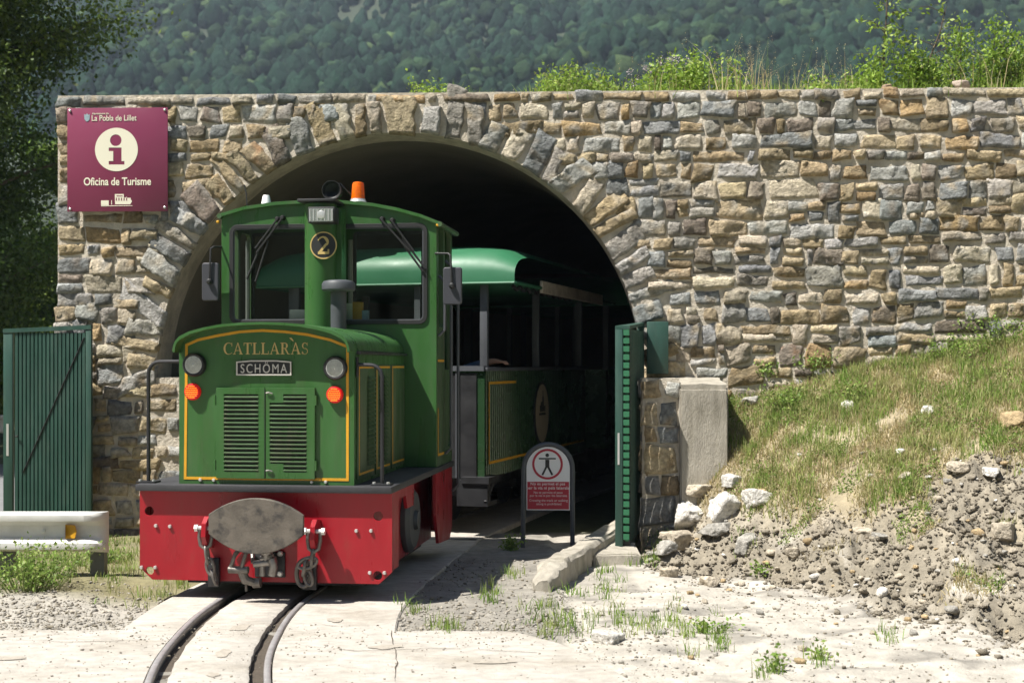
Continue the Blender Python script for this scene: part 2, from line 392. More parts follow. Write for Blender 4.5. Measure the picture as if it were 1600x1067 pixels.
xs = np.unique(np.round(np.concatenate([[-900, -400, -200, -100, -60, -35, -20, -14, -10, -8], np.arange(-7, .3, .09), np.arange(.3, 1.0, .05), np.arange(1.0, 4.9, .024), np.arange(4.9, 6.4, .06), [6.6, 7, 7.6, 8.5, 10, 14, 20, 35, 60, 100, 200, 400, 900]]), 4))
ys = np.unique(np.round(np.concatenate([[-60, -30, -15, -6, -2, 1, 3, 4.5, 5.5], np.arange(6.2, 7.0, .05), np.arange(7.0, 12.2, .028), np.arange(12.2, 13.5, .05), [13.8, 14.4, 15.2, 16.5, 18, 21, 25, 32, 45, 70, 120, 200]]), 4))
V, C = [], []
for y in ys:
    for x in xs:
        fx, fy = float(x), float(y)
        inside = -7 < fx < 6.6 and 5.5 < fy < 13.6
        z = ground_z(fx, fy)+(clod_z(fx, fy) if inside else 0)
        if fy > 13.5: z = -.05 if fy < 60 else -.05-.12*(fy-60)
        if fx > 6.6: z = ground_z(6.6, fy) if 5 < fy < 13.6 else z
        V.append((fx, fy, z))
        n1 = noise.noise((fx*.9, fy*.9, 2.)); n2 = noise.noise((fx*4, fy*4, 7.)); n3 = noise.noise((fx*13, fy*13, 1.))
        pale = np.array((.41, .378, .325)); clay = np.array((.24, .21, .16)); tan = np.array((.33, .275, .18)); grv = np.array((.34, .315, .27)); dark = np.array((.125, .11, .09))
        if fx > .3:
            k = dirtiness(fx, fy); b = bank_z(fx, fy)
            c = pale*(1+.14*n2+.1*n3); pt = max(0., min(1., (noise.noise((fx*1.9, fy*3.2, 31.))+.5*noise.noise((fx*6, fy*9, 33.))-.12)*2.2)); c = c*(1-.42*pt)
            if b > .25: c = c*(1-min(1, (b-.25)/.3))+tan*(1+.25*n2+.15*n1)*min(1, (b-.25)/.3)
            c = c*(1-k)+clay*(1+.3*n3+.25*n2)*k
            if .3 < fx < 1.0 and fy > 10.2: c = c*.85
        elif fx < -2.2:
            g = max(0, min(1, (fy-9.4-.6*n1)/.6)); c = grv*(1+.2*n3+.12*n2)*(1-g)+np.array((.19, .17, .09))*(1+.3*n2)*g
        else:
            c = np.array((.24, .222, .19))*(1+.25*n3+.2*n2)
        if fy < 4.2 or fx < -8.2 or fx > 9 or fy > 13.5: c = np.array((.075, .085, .04))*(1+.3*n2)
        C.append(np.clip(c, .01, .8))
nx = len(xs); F = []
for j in range(len(ys)-1):
    for i in range(nx-1): a = j*nx+i; F.append((a, a+1, a+1+nx, a+nx))
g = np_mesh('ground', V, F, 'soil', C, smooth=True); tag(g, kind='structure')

# ------------------------------------------------------------------ track: rails set in concrete
TRK = [(-.45, 2.6), (-.85, 4.0), (-1.23, 5.5), (-1.585, 7.0), (-1.735, 8.1), (-1.765, 9.4), (-1.57, 11.2), (-1.37, 12.6), (-1.25, 13.3), (-.35, 16.5), (.9, 20.), (2.6, 24.)]
def catmull(P, n=10):
    P = [Vector(p) for p in P]; P = [2*P[0]-P[1]]+P+[2*P[-1]-P[-2]]; out = []
    for i in range(1, len(P)-2):
        for k in range(n):
            t = k/n; a, b, c, d = P[i-1], P[i], P[i+1], P[i+2]
            out.append(.5*((2*b)+(c-a)*t+(2*a-5*b+4*c-d)*t*t+(3*b-a-3*c+d)*t**3))
    out.append(P[-2]); return out
CEN = catmull(TRK, 12)
def offs(u):
    out = []
    for i, p in enumerate(CEN):
        t = (CEN[min(i+1, len(CEN)-1)]-CEN[max(i-1, 0)]).normalized(); out.append((p.x+t.y*u, p.y-t.x*u))
    return out
def ribbon(mb, prof, i0=0, i1=None, jag=0., mi=0):
    """sweep a closed profile of (u, z) along the track"""
    cols = [offs(u) for u, z in prof]; i1 = i1 or len(CEN)
    rings = []
    for i in range(i0, i1):
        ring = []
        for (u, z), c in zip(prof, cols):
            j = jag*noise.noise((i*1.7, u*3, 1.)) if jag else 0
            ring.append((c[i][0]+j, c[i][1], z))
        rings.append(ring)
    return mb.loft(rings, mi)
HD = .019
for sgn, lab in ((-1, 'curved steel rail with bright worn head, the outer one by the left gravel'), (1, 'curved steel rail with bright worn head, the one right of the coupling')):
    mb = MB()
    a = .306*sgn
    ribbon(mb, [(a-HD, -.02), (a-HD, .004), (a-HD+.006, .011), (a+HD-.006, .011), (a+HD, .004), (a+HD, -.02), (a+.008, -.03), (a+.008, -.09), (a-.008, -.09), (a-.008, -.03)])
    tag(mb.build('rail', 'rail_top', smooth=50), lab, 'rail', 'rails of the narrow track')
mb = MB()
for u0, u1 in ((-.275, -.205), (.205, .275)): ribbon(mb, [(u0-.01, -.08), (u0-.01, -.042), (u1+.01, -.046), (u1+.01, -.08)])
tag(mb.build('flangeway', 'groove'), kind='structure')
icut = next(i for i, p in enumerate(CEN) if p.y > 8.35)
mb = MB()
ribbon(mb, [(-.208, -.12), (-.208, -.008), (-.190, 0), (.190, 0), (.208, -.008), (.208, -.12)], jag=.012)
ribbon(mb, [(-.69, -.12), (-.69, -.004), (-.68, 0), (-.334, 0), (-.334, -.12)], icut-1)
ribbon(mb, [(.334, -.12), (.334, 0), (1.02, 0), (1.03, -.01), (1.03, -.12)], icut-1)
tag(mb.build('track_slab', 'apron'), kind='structure')
# apron in front: two slabs either side of the rails
mb = MB()
Lc, Rc = offs(-.334), offs(.334)
def slab(mb, edge, far):
    poly = edge+far; n = len(poly)
    vs = [(x, y, -.0005) for x, y in poly]+[(x, y, -.14) for x, y in poly]
    mb.add(vs, [tuple(range(n)), tuple(reversed(range(n, 2*n)))]+[(i, i+n, (i+1) % n+n, (i+1) % n) for i in range(n)])
e = [p for p in Lc[:icut]]
top = [(x, 8.36+.07*noise.noise((x*2.3, 1, 4.))+(.05 if x > -3.2 else .0)-.02*(x+2)) for x in np.linspace(-2.15, -7.5, 24)]
slab(mb, e, top+[(-9, 7.5), (-9, 2)])
e = [p for p in Rc[:icut]]
top = [(x, y+.06*noise.noise((x*3.1, 2, 9.))) for x, y in zip(np.linspace(-1.2, .65, 16), np.interp(np.linspace(-1.2, .65, 16), [-1.2, 0, .3, .5, .65], [8.38, 8.40, 8.0, 7.5, 7.0]))]
slab(mb, e, top+[(.85, 6.0), (1.0, 2)])
tag(mb.build('concrete_apron', 'apron', smooth=0), kind='structure')

def crack(pts, w0):
    mb = MB(); P = []
    for (x0, y0), (x1, y1) in zip(pts, pts[1:]):
        for k in range(14): P.append((x0+(x1-x0)*k/14, y0+(y1-y0)*k/14))
    L, Rr = [], []
    for i, (x, y) in enumerate(P):
        q = Vector(P[min(i+1, len(P)-1)])-Vector(P[max(0, i-1)]); q.normalize(); j = .014*noise.noise((x*9, y*9, 1.)); w_ = w0*max(.15, .6+.9*noise.noise((x*6, y*6, 4.)))
        L.append((x-q.y*(w_+j), y+q.x*(w_+j), .003)); Rr.append((x+q.y*(w_-j), y-q.x*(w_-j), .003))
    n = len(P); mb.add(L+Rr, [(i, i+1, n+i+1, n+i) for i in range(n-1)]); tag(mb.build('crack', 'groove', smooth=0, fix=False), kind='structure')
crack([at(612, 985, 8.4)[:2], at(620, 1030, 7.6)[:2], at(616, 1066, 7.0)[:2]], .004)
crack([at(0, 998, 8.14)[:2], at(110, 1003, 8.05)[:2], at(200, 1000, 8.1)[:2]], .005)
crack([at(480, 1010, 7.93)[:2], at(560, 1016, 7.8)[:2], at(690, 1012, 7.88)[:2], at(850, 1020, 7.75)[:2]], .003)
def blotch(x, y, r, asp, a):
    n = 36; P = []
    for k in range(n):
        t = 2*PI*k/n; q = r*(1+.55*noise.noise((math.cos(t)*1.3+x*7, math.sin(t)*1.3+y*5, 2.))); u, v = q*math.cos(t), q*math.sin(t)*asp; P.append((x+u*math.cos(a)-v*math.sin(a), y+u*math.sin(a)+v*math.cos(a), .0035+.0002*len(STAINS)))
    STAINS.append(1); tag(MB().add(P, [tuple(range(n))]).build('oil_stain', 'stain', smooth=0, fix=False), kind='structure')
STAINS = []; M['stain'] = mat('oil_stain', (.33, .295, .245), .85, var=.25, scale=20, bump=.4, bscale=40)
for q in ((-1.72, 8.5, .06, 1.8, 0), (-1.66, 7.75, .045, 2.2, .2), (-1.60, 7.2, .035, 1.5, .3), (-.75, 7.9, .10, .5, .2), (-2.9, 7.6, .14, .35, .1), (-.1, 7.5, .12, .3, 0), (-3.3, 8.2, .18, .3, .05), (-1.15, 8.75, .05, 1.4, .1)): blotch(*q)
crack([at(500, 975, 8.6)[:2], at(548, 980, 8.5)[:2]], .006)

# ------------------------------------------------------------------ stone wall with its arch
PAL = [((.42, .34, .22), 4.5), ((.33, .255, .155), 3), ((.46, .40, .305), 3.5), ((.255, .26, .255), 3.2), ((.37, .36, .33), 3.0), ((.225, .19, .15), 1.8), ((.38, .27, .145), 1.2), ((.33, .17, .08), .025), ((.335, .31, .27), 2.5)]
PW = np.array([p[1] for p in PAL]); PW = PW/PW.sum()
class Stones:
    def __init__(s): s.V, s.F, s.C, s.n = [], [], [], 0
    def add(s, mapf, w, h, base=.036, res=.026, tilt=.15, r=RNG, colr=None, jit=.20, lump=1.):
        """one rough block; mapf turns (a, b, out) in metres round its centre into wall space"""
        nx, nz = int(np.clip(w/res, 4, 18)), int(np.clip(h/res, 3, 13))
        def lines(n, size):
            d = min(.30, .024/size); return np.concatenate([[-1], np.linspace(-1+d, 1-d, n), [1]])
        a, b = np.meshgrid(lines(nx, w), lines(nz, h)); nx, nz = nx+2, nz+2
        cr = r.uniform(.04, .30); q = np.maximum(0, np.abs(a)-(1-cr))/cr; p = np.maximum(0, np.abs(b)-(1-cr))/cr
        f = 1-(1-1/np.sqrt(1+np.minimum(q, p)**2*.9))*cr*1.1
        A, B = a*f, b*f
        cj = r.uniform(-jit, jit, (2, 2, 2)); wa, wb = (a+1)/2, (b+1)/2
        dx = cj[0, 0, 0]*(1-wa)*(1-wb)+cj[0, 1, 0]*wa*(1-wb)+cj[0, 0, 1]*(1-wa)*wb+cj[0, 1, 1]*wa*wb
        dz = cj[1, 0, 0]*(1-wa)*(1-wb)+cj[1, 1, 0]*wa*(1-wb)+cj[1, 0, 1]*(1-wa)*wb+cj[1, 1, 1]*wa*wb
        X = A*w/2+dx*min(w, h)*.8; Z = B*h/2+dz*min(h, w)*.8
        sx, sz = r.uniform(0, 900, 2)
        N1 = np.empty(a.shape); N2 = np.empty(a.shape); N3 = np.empty(a.shape)
        for i in range(nz):
            for j in range(nx):
                x, z = float(X[i, j]), float(Z[i, j])
                N1[i, j] = noise.noise((x*6+sx, z*8+sz, 0)); N2[i, j] = noise.noise((x*19+sx, z*23+sz, 3.)); N3[i, j] = noise.noise((x*10+sx, z*10+sz, 8.))
        X += N3*.022+N2*.006; Z += N1*.016+N2*.006
        edge = np.minimum((1-np.abs(a))*w/2, (1-np.abs(b))*h/2)
        e = np.clip(edge/.012, 0, 1)**.35
        # a chipped face: the lowest of a few tilted planes
        pl = np.full(a.shape, 1.)
        for _ in range(4):
            an_ = r.uniform(0, 2*PI); k_ = r.uniform(.15, 1.)*tilt*2.2; off = r.uniform(.0, .018); pl = np.minimum(pl, off-(np.cos(an_)*X+np.sin(an_)*Z)*k_)
        strat = np.abs(((Z*r.uniform(9, 16)+N1*.5+sz) % 1)-.5)*r.uniform(0, .016)
        out = base*r.uniform(.45, 1.35)+np.clip(pl, -.03, .03)*e+e*lump*(.015*N1+.016*N2-strat)
        out = np.maximum(out, .004*e)
        out = np.where(edge < 1e-6, -.03, out)
        c = np.array(colr if colr is not None else PAL[r.choice(len(PAL), p=PW)][0])*r.uniform(.70, 1.25)*(1+r.normal(0, .012, 3))
        c2 = np.array(PAL[r.choice(len(PAL), p=PW)][0]); mix = np.clip(N3*1.6-.1, 0, .65)[..., None]
        cc = c*(1-mix)+c2*mix; cc = cc*(1+.36*N2[..., None])*(1-.22*np.clip(N1*2.2-.3, 0, 1)[..., None])
        P = np.array([mapf(float(x), float(z), float(o)) for x, z, o in zip(X.ravel(), Z.ravel(), out.ravel())])
        idx = np.arange(nx*nz).reshape(nz, nx)+s.n
        s.F.append(np.stack([idx[:-1, :-1], idx[:-1, 1:], idx[1:, 1:], idx[1:, :-1]], -1).reshape(-1, 4))
        s.V.append(P); s.C.append(np.clip(cc.reshape(-1, 3), .02, .7)); s.n += nx*nz
    def build(s, name, parent):
        o = np_mesh(name, np.concatenate(s.V), np.concatenate(s.F), 'stone', np.concatenate(s.C), parent, smooth=False); return o
def wmap(u, z): return lambda a, b, o: (u+a, -o, z+b)
def courses(st, u0, u1, z0, z1, ok, r=RNG, warp=.05, hh=(.10, .225), base=.026):
    z = z0
    while z < z1-.05:
        h = float(r.uniform(*hh)); h = min(h, z1-z)
        if z1-(z+h) < .09: h = z1-z
        last = z+h > z1-.01
        u = u0+float(r.uniform(-.02, .0))
        while u < u1-.04:
            w = float(np.clip(r.lognormal(-1.46, .42), .09, .50)) if h > .1 else float(r.uniform(.15, .45))
            if u1-(u+w) < .12: w = u1-u
            def place(uc, zc, ww, hh_):
                dz = (warp*1.7*noise.noise((uc*.6, zc*1.3, 3.))+.035*noise.noise((uc*2.3, zc*2, 5.)))*min(1, (z1-zc)*1.2)*min(1, max(.0, (zc-z0)*2)); du = .05*noise.noise((uc*.9, zc*3, 9.))
                if ok(uc+du, zc+dz, ww, hh_): st.add(wmap(uc+du, zc+dz), ww-float(r.uniform(-.002, .013)), hh_-float(r.uniform(-.003, .010)), base=base*(1+.45*noise.noise((uc, zc, 0))), r=r)
            t = r.random()
            if h > .19 and t < .42 and not last:
                k = float(r.uniform(.38, .62)); place(u+w/2, z+h*k/2, w, h*k); place(u+w/2, z+h*(1+k)/2, w, h*(1-k))
            elif h > .17 and t < .62 and w > .3:
                k = float(r.uniform(.35, .6)); place(u+w*k/2, z+h/2, w*k, h); place(u+w*(1+k)/2, z+h*.27, w*(1-k), h*.54); place(u+w*(1+k)/2, z+h*.77, w*(1-k), h*.46)
            else: place(u+w/2, z+h/2, w, h)
            u += w
        z += h
wall = empty('stone_wall', (WALL.X0, WALL.Y0, 0), -WALL.a, 'long tan and grey rubble stone wall pierced by the tunnel arch', 'wall')
# mortar body with the opening
mb = MB()
NA = 48
hole = [(ARC_U+ARC_R*math.cos(PI*k/NA), ARC_Z+ARC_R*math.sin(PI*k/NA)) for k in range(NA+1)]
LEDGE = ARC_U-ARC_R+.42
outer = [(0, -.4)]+[(LEDGE, -.4), (LEDGE, ARC_Z)]+list(reversed(hole))+[(ARC_U+ARC_R, -.4), (WALL_L, -.4), (WALL_L, WALL_H), (0, WALL_H)]
plate(mb, [outer], 0.0, .5)
mb.build('mortar', 'mortar', wall, smooth=0)
def ok_main(u, z, w, h):
    du = max(0, abs(u-ARC_U)-w/2)
    if z > ARC_Z-.05:
        zz = max(0, z-h/2-ARC_Z); zc = max(0., z-ARC_Z)
        if math.hypot(du, zz) < ARC_R+.06: return False
        if math.hypot(abs(u-ARC_U), zc) < ARC_R+.27: return False
    else:
        if u > ARC_U and u-w/2 < ARC_U+ARC_R+.0: return u-w/2 > ARC_U+ARC_R
        if u <= ARC_U: return u+w/2 < LEDGE+.02
    return True
st = Stones(); courses(st, 0., WALL_L-.02, -.06, WALL_H, ok_main); st.build('masonry', wall)
# ring of voussoirs
st = Stones(); an = -.03
while an < PI+.02:
    wid = float(RNG.uniform(.13, .235)); ln = float(np.clip(RNG.normal(.39, .07), .28, .52)); da = wid/ARC_R
    if abs(an+da/2-PI/2) < .06: ln = .385; wid = .34; da = wid/ARC_R
    rm = ARC_R+ln/2-.012; ac = an+da/2; tw = float(RNG.normal(0, .05))
    def vmap(a, b, o, rm=rm, ac=ac, tw=tw):
        rr = rm+b; t = ac-a/(rm-.12)+tw*b; return (ARC_U+rr*math.cos(t), -o, ARC_Z+rr*math.sin(t))
    st.add(vmap, wid-.018, ln, base=.046, tilt=.12, jit=.10)
    an += da
st.build('arch_ring', wall)
# end quoins of the ledge inside the arch, below the springing
st = Stones()
for k in range(8):
    zc = .1+k*.2
    st.add(lambda a, b, o, zc=zc: (LEDGE+o*.6, .14+a, zc+b), .26, .18, base=.03)
st.build('jamb_stones', wall)
# stone pier right of the arch and its bay of concrete are one later
pU0, pU1 = WALL.front(1004, 700, -.70)[0], WALL.front(1062, 700, -.70)[0]; PWd = pU1-pU0
pier = empty('stone_pier', wz(pU0, -.70, 0), -WALL.a, 'low rubble stone pier standing between the right gate and the concrete block', 'pier')
pb = MB().box(.0, PWd, 0.02, .70, -.3, 1.535); pb.build('mortar', 'mortar', pier, smooth=0)
r2 = np.random.default_rng(5); st = Stones()
z = -.05
for hgt in (.25, .27, .2, .26, .17, .25, .18):
    z1 = min(z+hgt, 1.53); ww = [PWd] if hgt > .25 else [float(r2.uniform(.38, .62))*PWd]
    if ww[0] < PWd*.9: ww.append(PWd-ww[0])
    u = 0
    for q in ww: st.add(lambda a, b, o, u=u, q=q, zc=(z+z1)/2: (u+q/2+a, -o+.02, zc+b), q-.015, z1-z-.015, base=.03, r=r2, lump=.55, colr=PAL[r2.choice([0, 1, 2, 4, 3])][0]); u += q
    for k in range(2): st.add(lambda a, b, o, k=k, zc=(z+z1)/2: (-o+.02, .2+k*.33+a, zc+b), .32, z1-z-.015, base=.03, r=r2)
    z = z1
st.build('masonry', pier)
# loose stones lying on top of the wall
for px, py, sz, lab in ((1502, 127, .085, 'round pinkish stone resting on the wall top near its right end'), (1385, 131, .06, 'small brown stone perched on the wall top beside the sapling')):
    P, F = rock_geo(sz, 3, 14, .03, (1, .8, .75), seed=px)
    u, zz = WALL.front(px, py, .1)
    o = np_mesh('loose_stone', P, F, 'rock', np.tile((.42, .34, .28) if px > 1400 else (.30, .22, .15), (len(P), 1)))
    o.location = wz(u, .1, WALL_H+sz*.6); tag(o, lab, 'stone')

# concrete block by the pier
bU0, bU1 = WALL.front(1063, 640, -.80)[0], WALL.front(1138, 640, -.80)[0]; bW = bU1-bU0
blk = MB()
NXB, NZB = 18, 24
def blkp(u, v, z):
    n = .012*noise.noise((u*5, v*5, z*5))+.006*noise.noise((u*19, v*19, z*17)); return (u+n, v-n, z+n)
bm = bmesh.new(); bmesh.ops.create_cube(bm, size=1)
bmesh.ops.bevel(bm, geom=bm.edges[:], offset=.03, segments=2, affect='EDGES'); bmesh.ops.subdivide_edges(bm, edges=bm.edges[:], cuts=6, use_grid_fill=True)
for q in bm.verts:
    u, v, z = (q.co.x+.5)*bW, (q.co.y+.5)*.78, (q.co.z+.5)*1.66-.15
    z += (v-.39)*.07*max(0, (z-.6)/.9)
    q.co = blkp(u, v, z)
blk.bm(bm); o = blk.build('concrete_block', 'concrete', smooth=40); o.location = wz(bU0, -.80, 0); o.rotation_euler = (0, 0, -WALL.a)
tag(o, 'weathered square concrete block on the bank beside the stone pier', 'block')

# ------------------------------------------------------------------ tunnel behind the arch, bending right
tun = MB(); rings = []
path = [(-1.12, 13.5, 9), (-.86, 15.2, 11), (-.35, 17.2, 17), (.4, 19.4, 22), (1.4, 21.8, 27), (3.0, 24.6, 32), (5.2, 27.6, 38)]
prof = [(-ARC_R-.3, -.3), (-ARC_R+.42, -.3), (-ARC_R+.42, 1.53), (-ARC_R-.01, 1.53)]+[(-(ARC_R+.03)*math.cos(PI*k/40), ARC_Z+(ARC_R+.03)*math.sin(PI*k/40)) for k in range(41)]+[(ARC_R+.03, -.3)]
for i, (x, y, a) in enumerate(path):
    c, s = (math.cos(RAD(a)), math.sin(RAD(a))) if i else (WALL.c, WALL.s)
    rings.append([(x+u*c, y-u*s, z) for u, z in prof])
rings[0] = [(p[0], p[1], p[2]) for p in [wz(ARC_U+u, .49, z) for u, z in prof]]
tun.loft(rings, cap=False, closed=False)
n = len(prof); tun.f.append(tuple((len(path)-1)*n+k for k in range(n))); tun.m.append(0)
tag(tun.build('tunnel', 'lining', fix=False), 'dark rendered tunnel vault curving away behind the stone arch', 'tunnel')

# soil bank the wall holds up
bk = []; us = np.linspace(.15, 16, 70); vs_ = np.concatenate([[.5], np.linspace(.6, 9, 22)])
F = []
for v in vs_:
    for u in us:
        zz = 4.22+.05*noise.noise((u*1.3, v*1.3, 0))+.02*v*max(0, u-4)/6
        bk.append(wz(u, v, zz))
nn = len(us)
for j in range(len(vs_)-1):
    for i in range(nn-1): a = j*nn+i; F.append((a, a+1, a+1+nn, a+nn))
b0 = len(bk)
for v in vs_: bk.append(wz(.17, v, -.2))
for j in range(len(vs_)-1): F.append((j*nn, (j+1)*nn, b0+j+1, b0+j))
o = np_mesh('embankment', bk, F, 'soil', np.tile((.20, .17, .09), (len(bk), 1)), smooth=True); tag(o, kind='structure')

# ------------------------------------------------------------------ small diesel locomotive
loco = empty('locomotive', (LOC.X0, LOC.Y0, 0), -LOC.a, 'small green diesel locomotive with red front beam and tall cab coming out of the tunnel', 'locomotive')
def lathe_y(mb, prof, u, v, z, n=24, mi=0):
    """turned about an axis pointing at the viewer: profile of (radius, distance towards viewer)"""
    return mb.lathe(prof, n, T3(u, v, z) @ Matrix.Rotation(PI/2, 4, 'X'), mi)
def bolts(mb, pts, v, r=.017, d=.018):
    for u, z in pts: lathe_y(mb, [(r, 0), (r, d*.6), (r*.7, d), (0, d*1.02)], u, v, z, 8)
FV = LOC.front
BW = .92
# front beam with its four holes
bz0, bz1 = .128, .765
ch = .085
beam_out = [(-BW, bz1), (-BW, bz0+ch), (-BW+ch*1.1, bz0), (BW-ch*1.1, bz0), (BW, bz0+ch), (BW, bz1)]
holes = [circ(*FV(233, 798), .033, 20), circ(*FV(591, 806), .033, 20), circ(*FV(234, 891), .030, 20), circ(*FV(590, 899), .032, 20)]
mb = MB(); plate(mb, [beam_out]+holes, 0, .022, .002)
beam = mb.build('front_beam', 'red', loco)
mb = MB(); mb.box(BW-.03, BW-.004, .022, .24, .22, bz1); mb.box(-BW+.004, -BW+.03, .022, .24, .22, bz1)
mb.prism([(-BW+.01, .215), (BW-.01, .215), (BW-.01, .235), (-BW+.01, .235)], .022, .14)
build_split(mb, 'beam_flange', 'red', loco, smooth=0)
mb = MB()
bolts(mb, [FV(244, 821), FV(266, 822), FV(557, 829), FV(580, 829), FV(221.5, 886), FV(243, 886), FV(578, 894.5), FV(601, 894.5)], 0, .014, .016)
build_split(mb, 'beam_bolt', 'zinc', loco)
mb = MB(); mb.box(-BW-.008, BW+.008, -.062, 2.56, .765, .812, bev=.004)
mb.build('deck_plate', 'deck', loco)
# rear frame, wheels, under gear
mb = MB()
for sg in (1, -1):
    u0, u1 = sorted((sg*(BW-.005), sg*(BW-.03)))
    pr = [(1.72, bz1), (1.72, .42), (1.86, .17), (2.40, .14), (2.52, .24), (2.52, bz1)]
    mb.add([(u0, v, z) for v, z in pr]+[(u1, v, z) for v, z in pr], [tuple(range(6)), tuple(reversed(range(6, 12)))]+[(i, i+6, (i+1) % 6+6, (i+1) % 6) for i in range(6)])
    pr = [(.24, bz1), (.24, .70), (.50, .70), (.56, .60), (.80, .60), (.80, bz1)]
    mb.add([(u0, v, z) for v, z in pr]+[(u1, v, z) for v, z in pr], [tuple(range(6)), tuple(reversed(range(6, 12)))]+[(i, i+6, (i+1) % 6+6, (i+1) % 6) for i in range(6)])
mb.box(-BW+.03, BW-.03, 2.48, 2.5, .2, .76)
build_split(mb, 'side_frame', 'red', loco, smooth=0)
mb = MB(); mb.box(-.6, .6, .3, 2.45, .28, .76); mb.box(-.66, .66, .26, 2.4, .07, .28)
mb.build('underframe', 'black', loco, smooth=0)
for sg in (1, -1):
    mb = MB(); mb.box(min(sg*.70, sg*.74), max(sg*.70, sg*.74), .1, 2.45, .14, .764); mb.build('inner_frame', 'red', loco, smooth=0)
for v in (.75, 2.0):
    for sg in (1, -1):
        mb = MB(); T = T3(sg*.335, v, .315) @ Matrix.Rotation(PI/2*sg, 4, 'Y')
        mb.lathe([(.0, -.02), (.335, -.02), (.335, .0), (.30, .012), (.30, .075), (.27, .085), (.20, .06), (.11, .06), (.10, .10), (.0, .10)], 32, T)
        mb.build('wheel', 'steel', loco)
# flywheel-like round cover seen outside the frame
mb = MB(); mb.lathe([(0, 0), (.25, 0), (.26, .02), (.26, .12), (.22, .15), (.08, .15), (.07, .18), (0, .18)], 32, T3(.66, 1.38, .42) @ Matrix.Rotation(PI/2, 4, 'Y'))
mb.build('brake_drum', 'stack', loco)

# engine hood
HW = .64
def hood_prof():
    L = [(-.64, .812), (-.64, 1.755), (-.634, 1.795), (-.620, 1.828), (-.592, 1.860), (-.52, 1.895), (-.41, 1.924), (-.285, 1.945), (-.145, 1.956), (0, 1.960)]
    return L+[(-x, z) for x, z in reversed(L[:-1])]
hp = hood_prof()
mb = MB()
mb.loft([[(x, v, z) for x, z in hp] for v in (.035, 1.78)], cap=True)
# rolled rim standing proud of the front panel along the top
rim = [p for p in hp if p[1] > 1.66]; inner = [(x*.975, z-.018 if abs(x) < .6 else z-.008) for x, z in rim]
lip = rim+list(reversed(inner)); n = len(lip)
vs = [(x, -.10, z) for x, z in lip]+[(x, .034, z) for x, z in lip]
m_ = len(rim); fs = []
for i in range(m_-1):
    j = n-1-i; fs += [(i, i+1, j-1, j), (i, i+n, i+1+n, i+1), (j, j-1, j-1+n, j+n)]
fs += [(0, n-1, 2*n-1, n), (m_-1, m_-1+n, m_+n, m_)]
mb.add(vs, fs)
hood = mb.build('hood', 'green', loco, smooth=30)
# lining on the front
yl = [FV(281, 541, .03), FV(276, 740.5, .03), FV(547, 745, .03), FV(551, 543.5, .03)]
arch_l = [FV(px, py, .03) for px, py in ((283, 540.5), (310, 533), (340, 526.5), (375, 520.5), (410, 518.5), (445, 520.5), (480, 525), (515, 533), (549, 543))]
ol = [(-.585, .862)]+[(-.575, arch_l[0][1])]+arch_l[1:-1]+[(.583, arch_l[-1][1]), (.583, .862)]
mb = MB(); plate(mb, [ol, inset(list(reversed(ol)), .019) if False else inset(ol, .019)], .0315, .0365)
mb.build('front_lining', 'yellow', loco, smooth=0)
# grille doors
dz0, dz1 = .855, 1.498
for k, (u0, u1, cut) in enumerate(((-.358, -.003, False), (.003, .362, True))):
    door = bpy.data.objects.new('radiator_door', None); link(door, loco)
    gu0, gu1, gz0, gz1 = u0+.058, u1-.045, .905, 1.452
    if k: gu0, gu1 = u0+.032, u1-.06
    ho = [(gu0, gz0), (gu0, gz1), (gu1, gz1), (gu1, gz0)]
    if cut: ho = [(gu0, gz0+.06), (gu0, gz1-.06), (gu0+.10, gz1-.06), (gu0+.10, gz1), (gu1, gz1), (gu1, gz0), (gu0+.10, gz0), (gu0+.10, gz0+.06)]
    mb = MB(); plate(mb, [[(u0, dz0), (u0, dz1), (u1, dz1), (u1, dz0)], ho], .010, .034, .002)
    mb.build('door_panel', 'green', door)
    mb = MB(); mb.box(gu0, gu1, .0315, .0335, gz0, gz1)
    mb.build('grille_back', 'rubber', door, smooth=0)
    mb = MB(); ns = 18
    for i in range(ns):
        z = gz0+(i+.5)*(gz1-gz0)/ns; a0 = gu0
        if cut and (z < gz0+.06 or z > gz1-.06): a0 = gu0+.10
        mb.add([(a0, .028, z+.010), (gu1, .028, z+.010), (gu1, .006, z-.004), (a0, .006, z-.004), (a0, .0065, z-.010), (gu1, .0065, z-.010)], [(0, 1, 2, 3), (3, 2, 5, 4)])
    mb.build('louvre_slat', 'green_side', door, smooth=0, fix=False)
    for zz in (.95, 1.41):
        uu = u0-.008 if k == 0 else u1+.008
        mb = MB(); mb.tube([(uu, .012, zz-.035), (uu, .012, zz+.035)], .008, 8); mb.build('hinge', 'green', door)
mb = MB(); mb.box(-.002, .001, .005, .03, .86, 1.49); mb.build('door_gap', 'rubber', loco, smooth=0)
mb = MB(); bolts(mb, [FV(313, 749.5, .03), FV(334, 750, .03), FV(487, 753, .03), FV(509, 753, .03)], .035, .013, .014); build_split(mb, 'hood_bolt', 'zinc', loco)
mb = MB()
for px, py in ((422, 614), (422, 735)): u, z = FV(px, py, .03); mb.tube([(u-.02, .003, z), (u, -.004, z+.004), (u+.025, .003, z-.003)], .006, 6)
build_split(mb, 'door_latch', 'steel', loco)
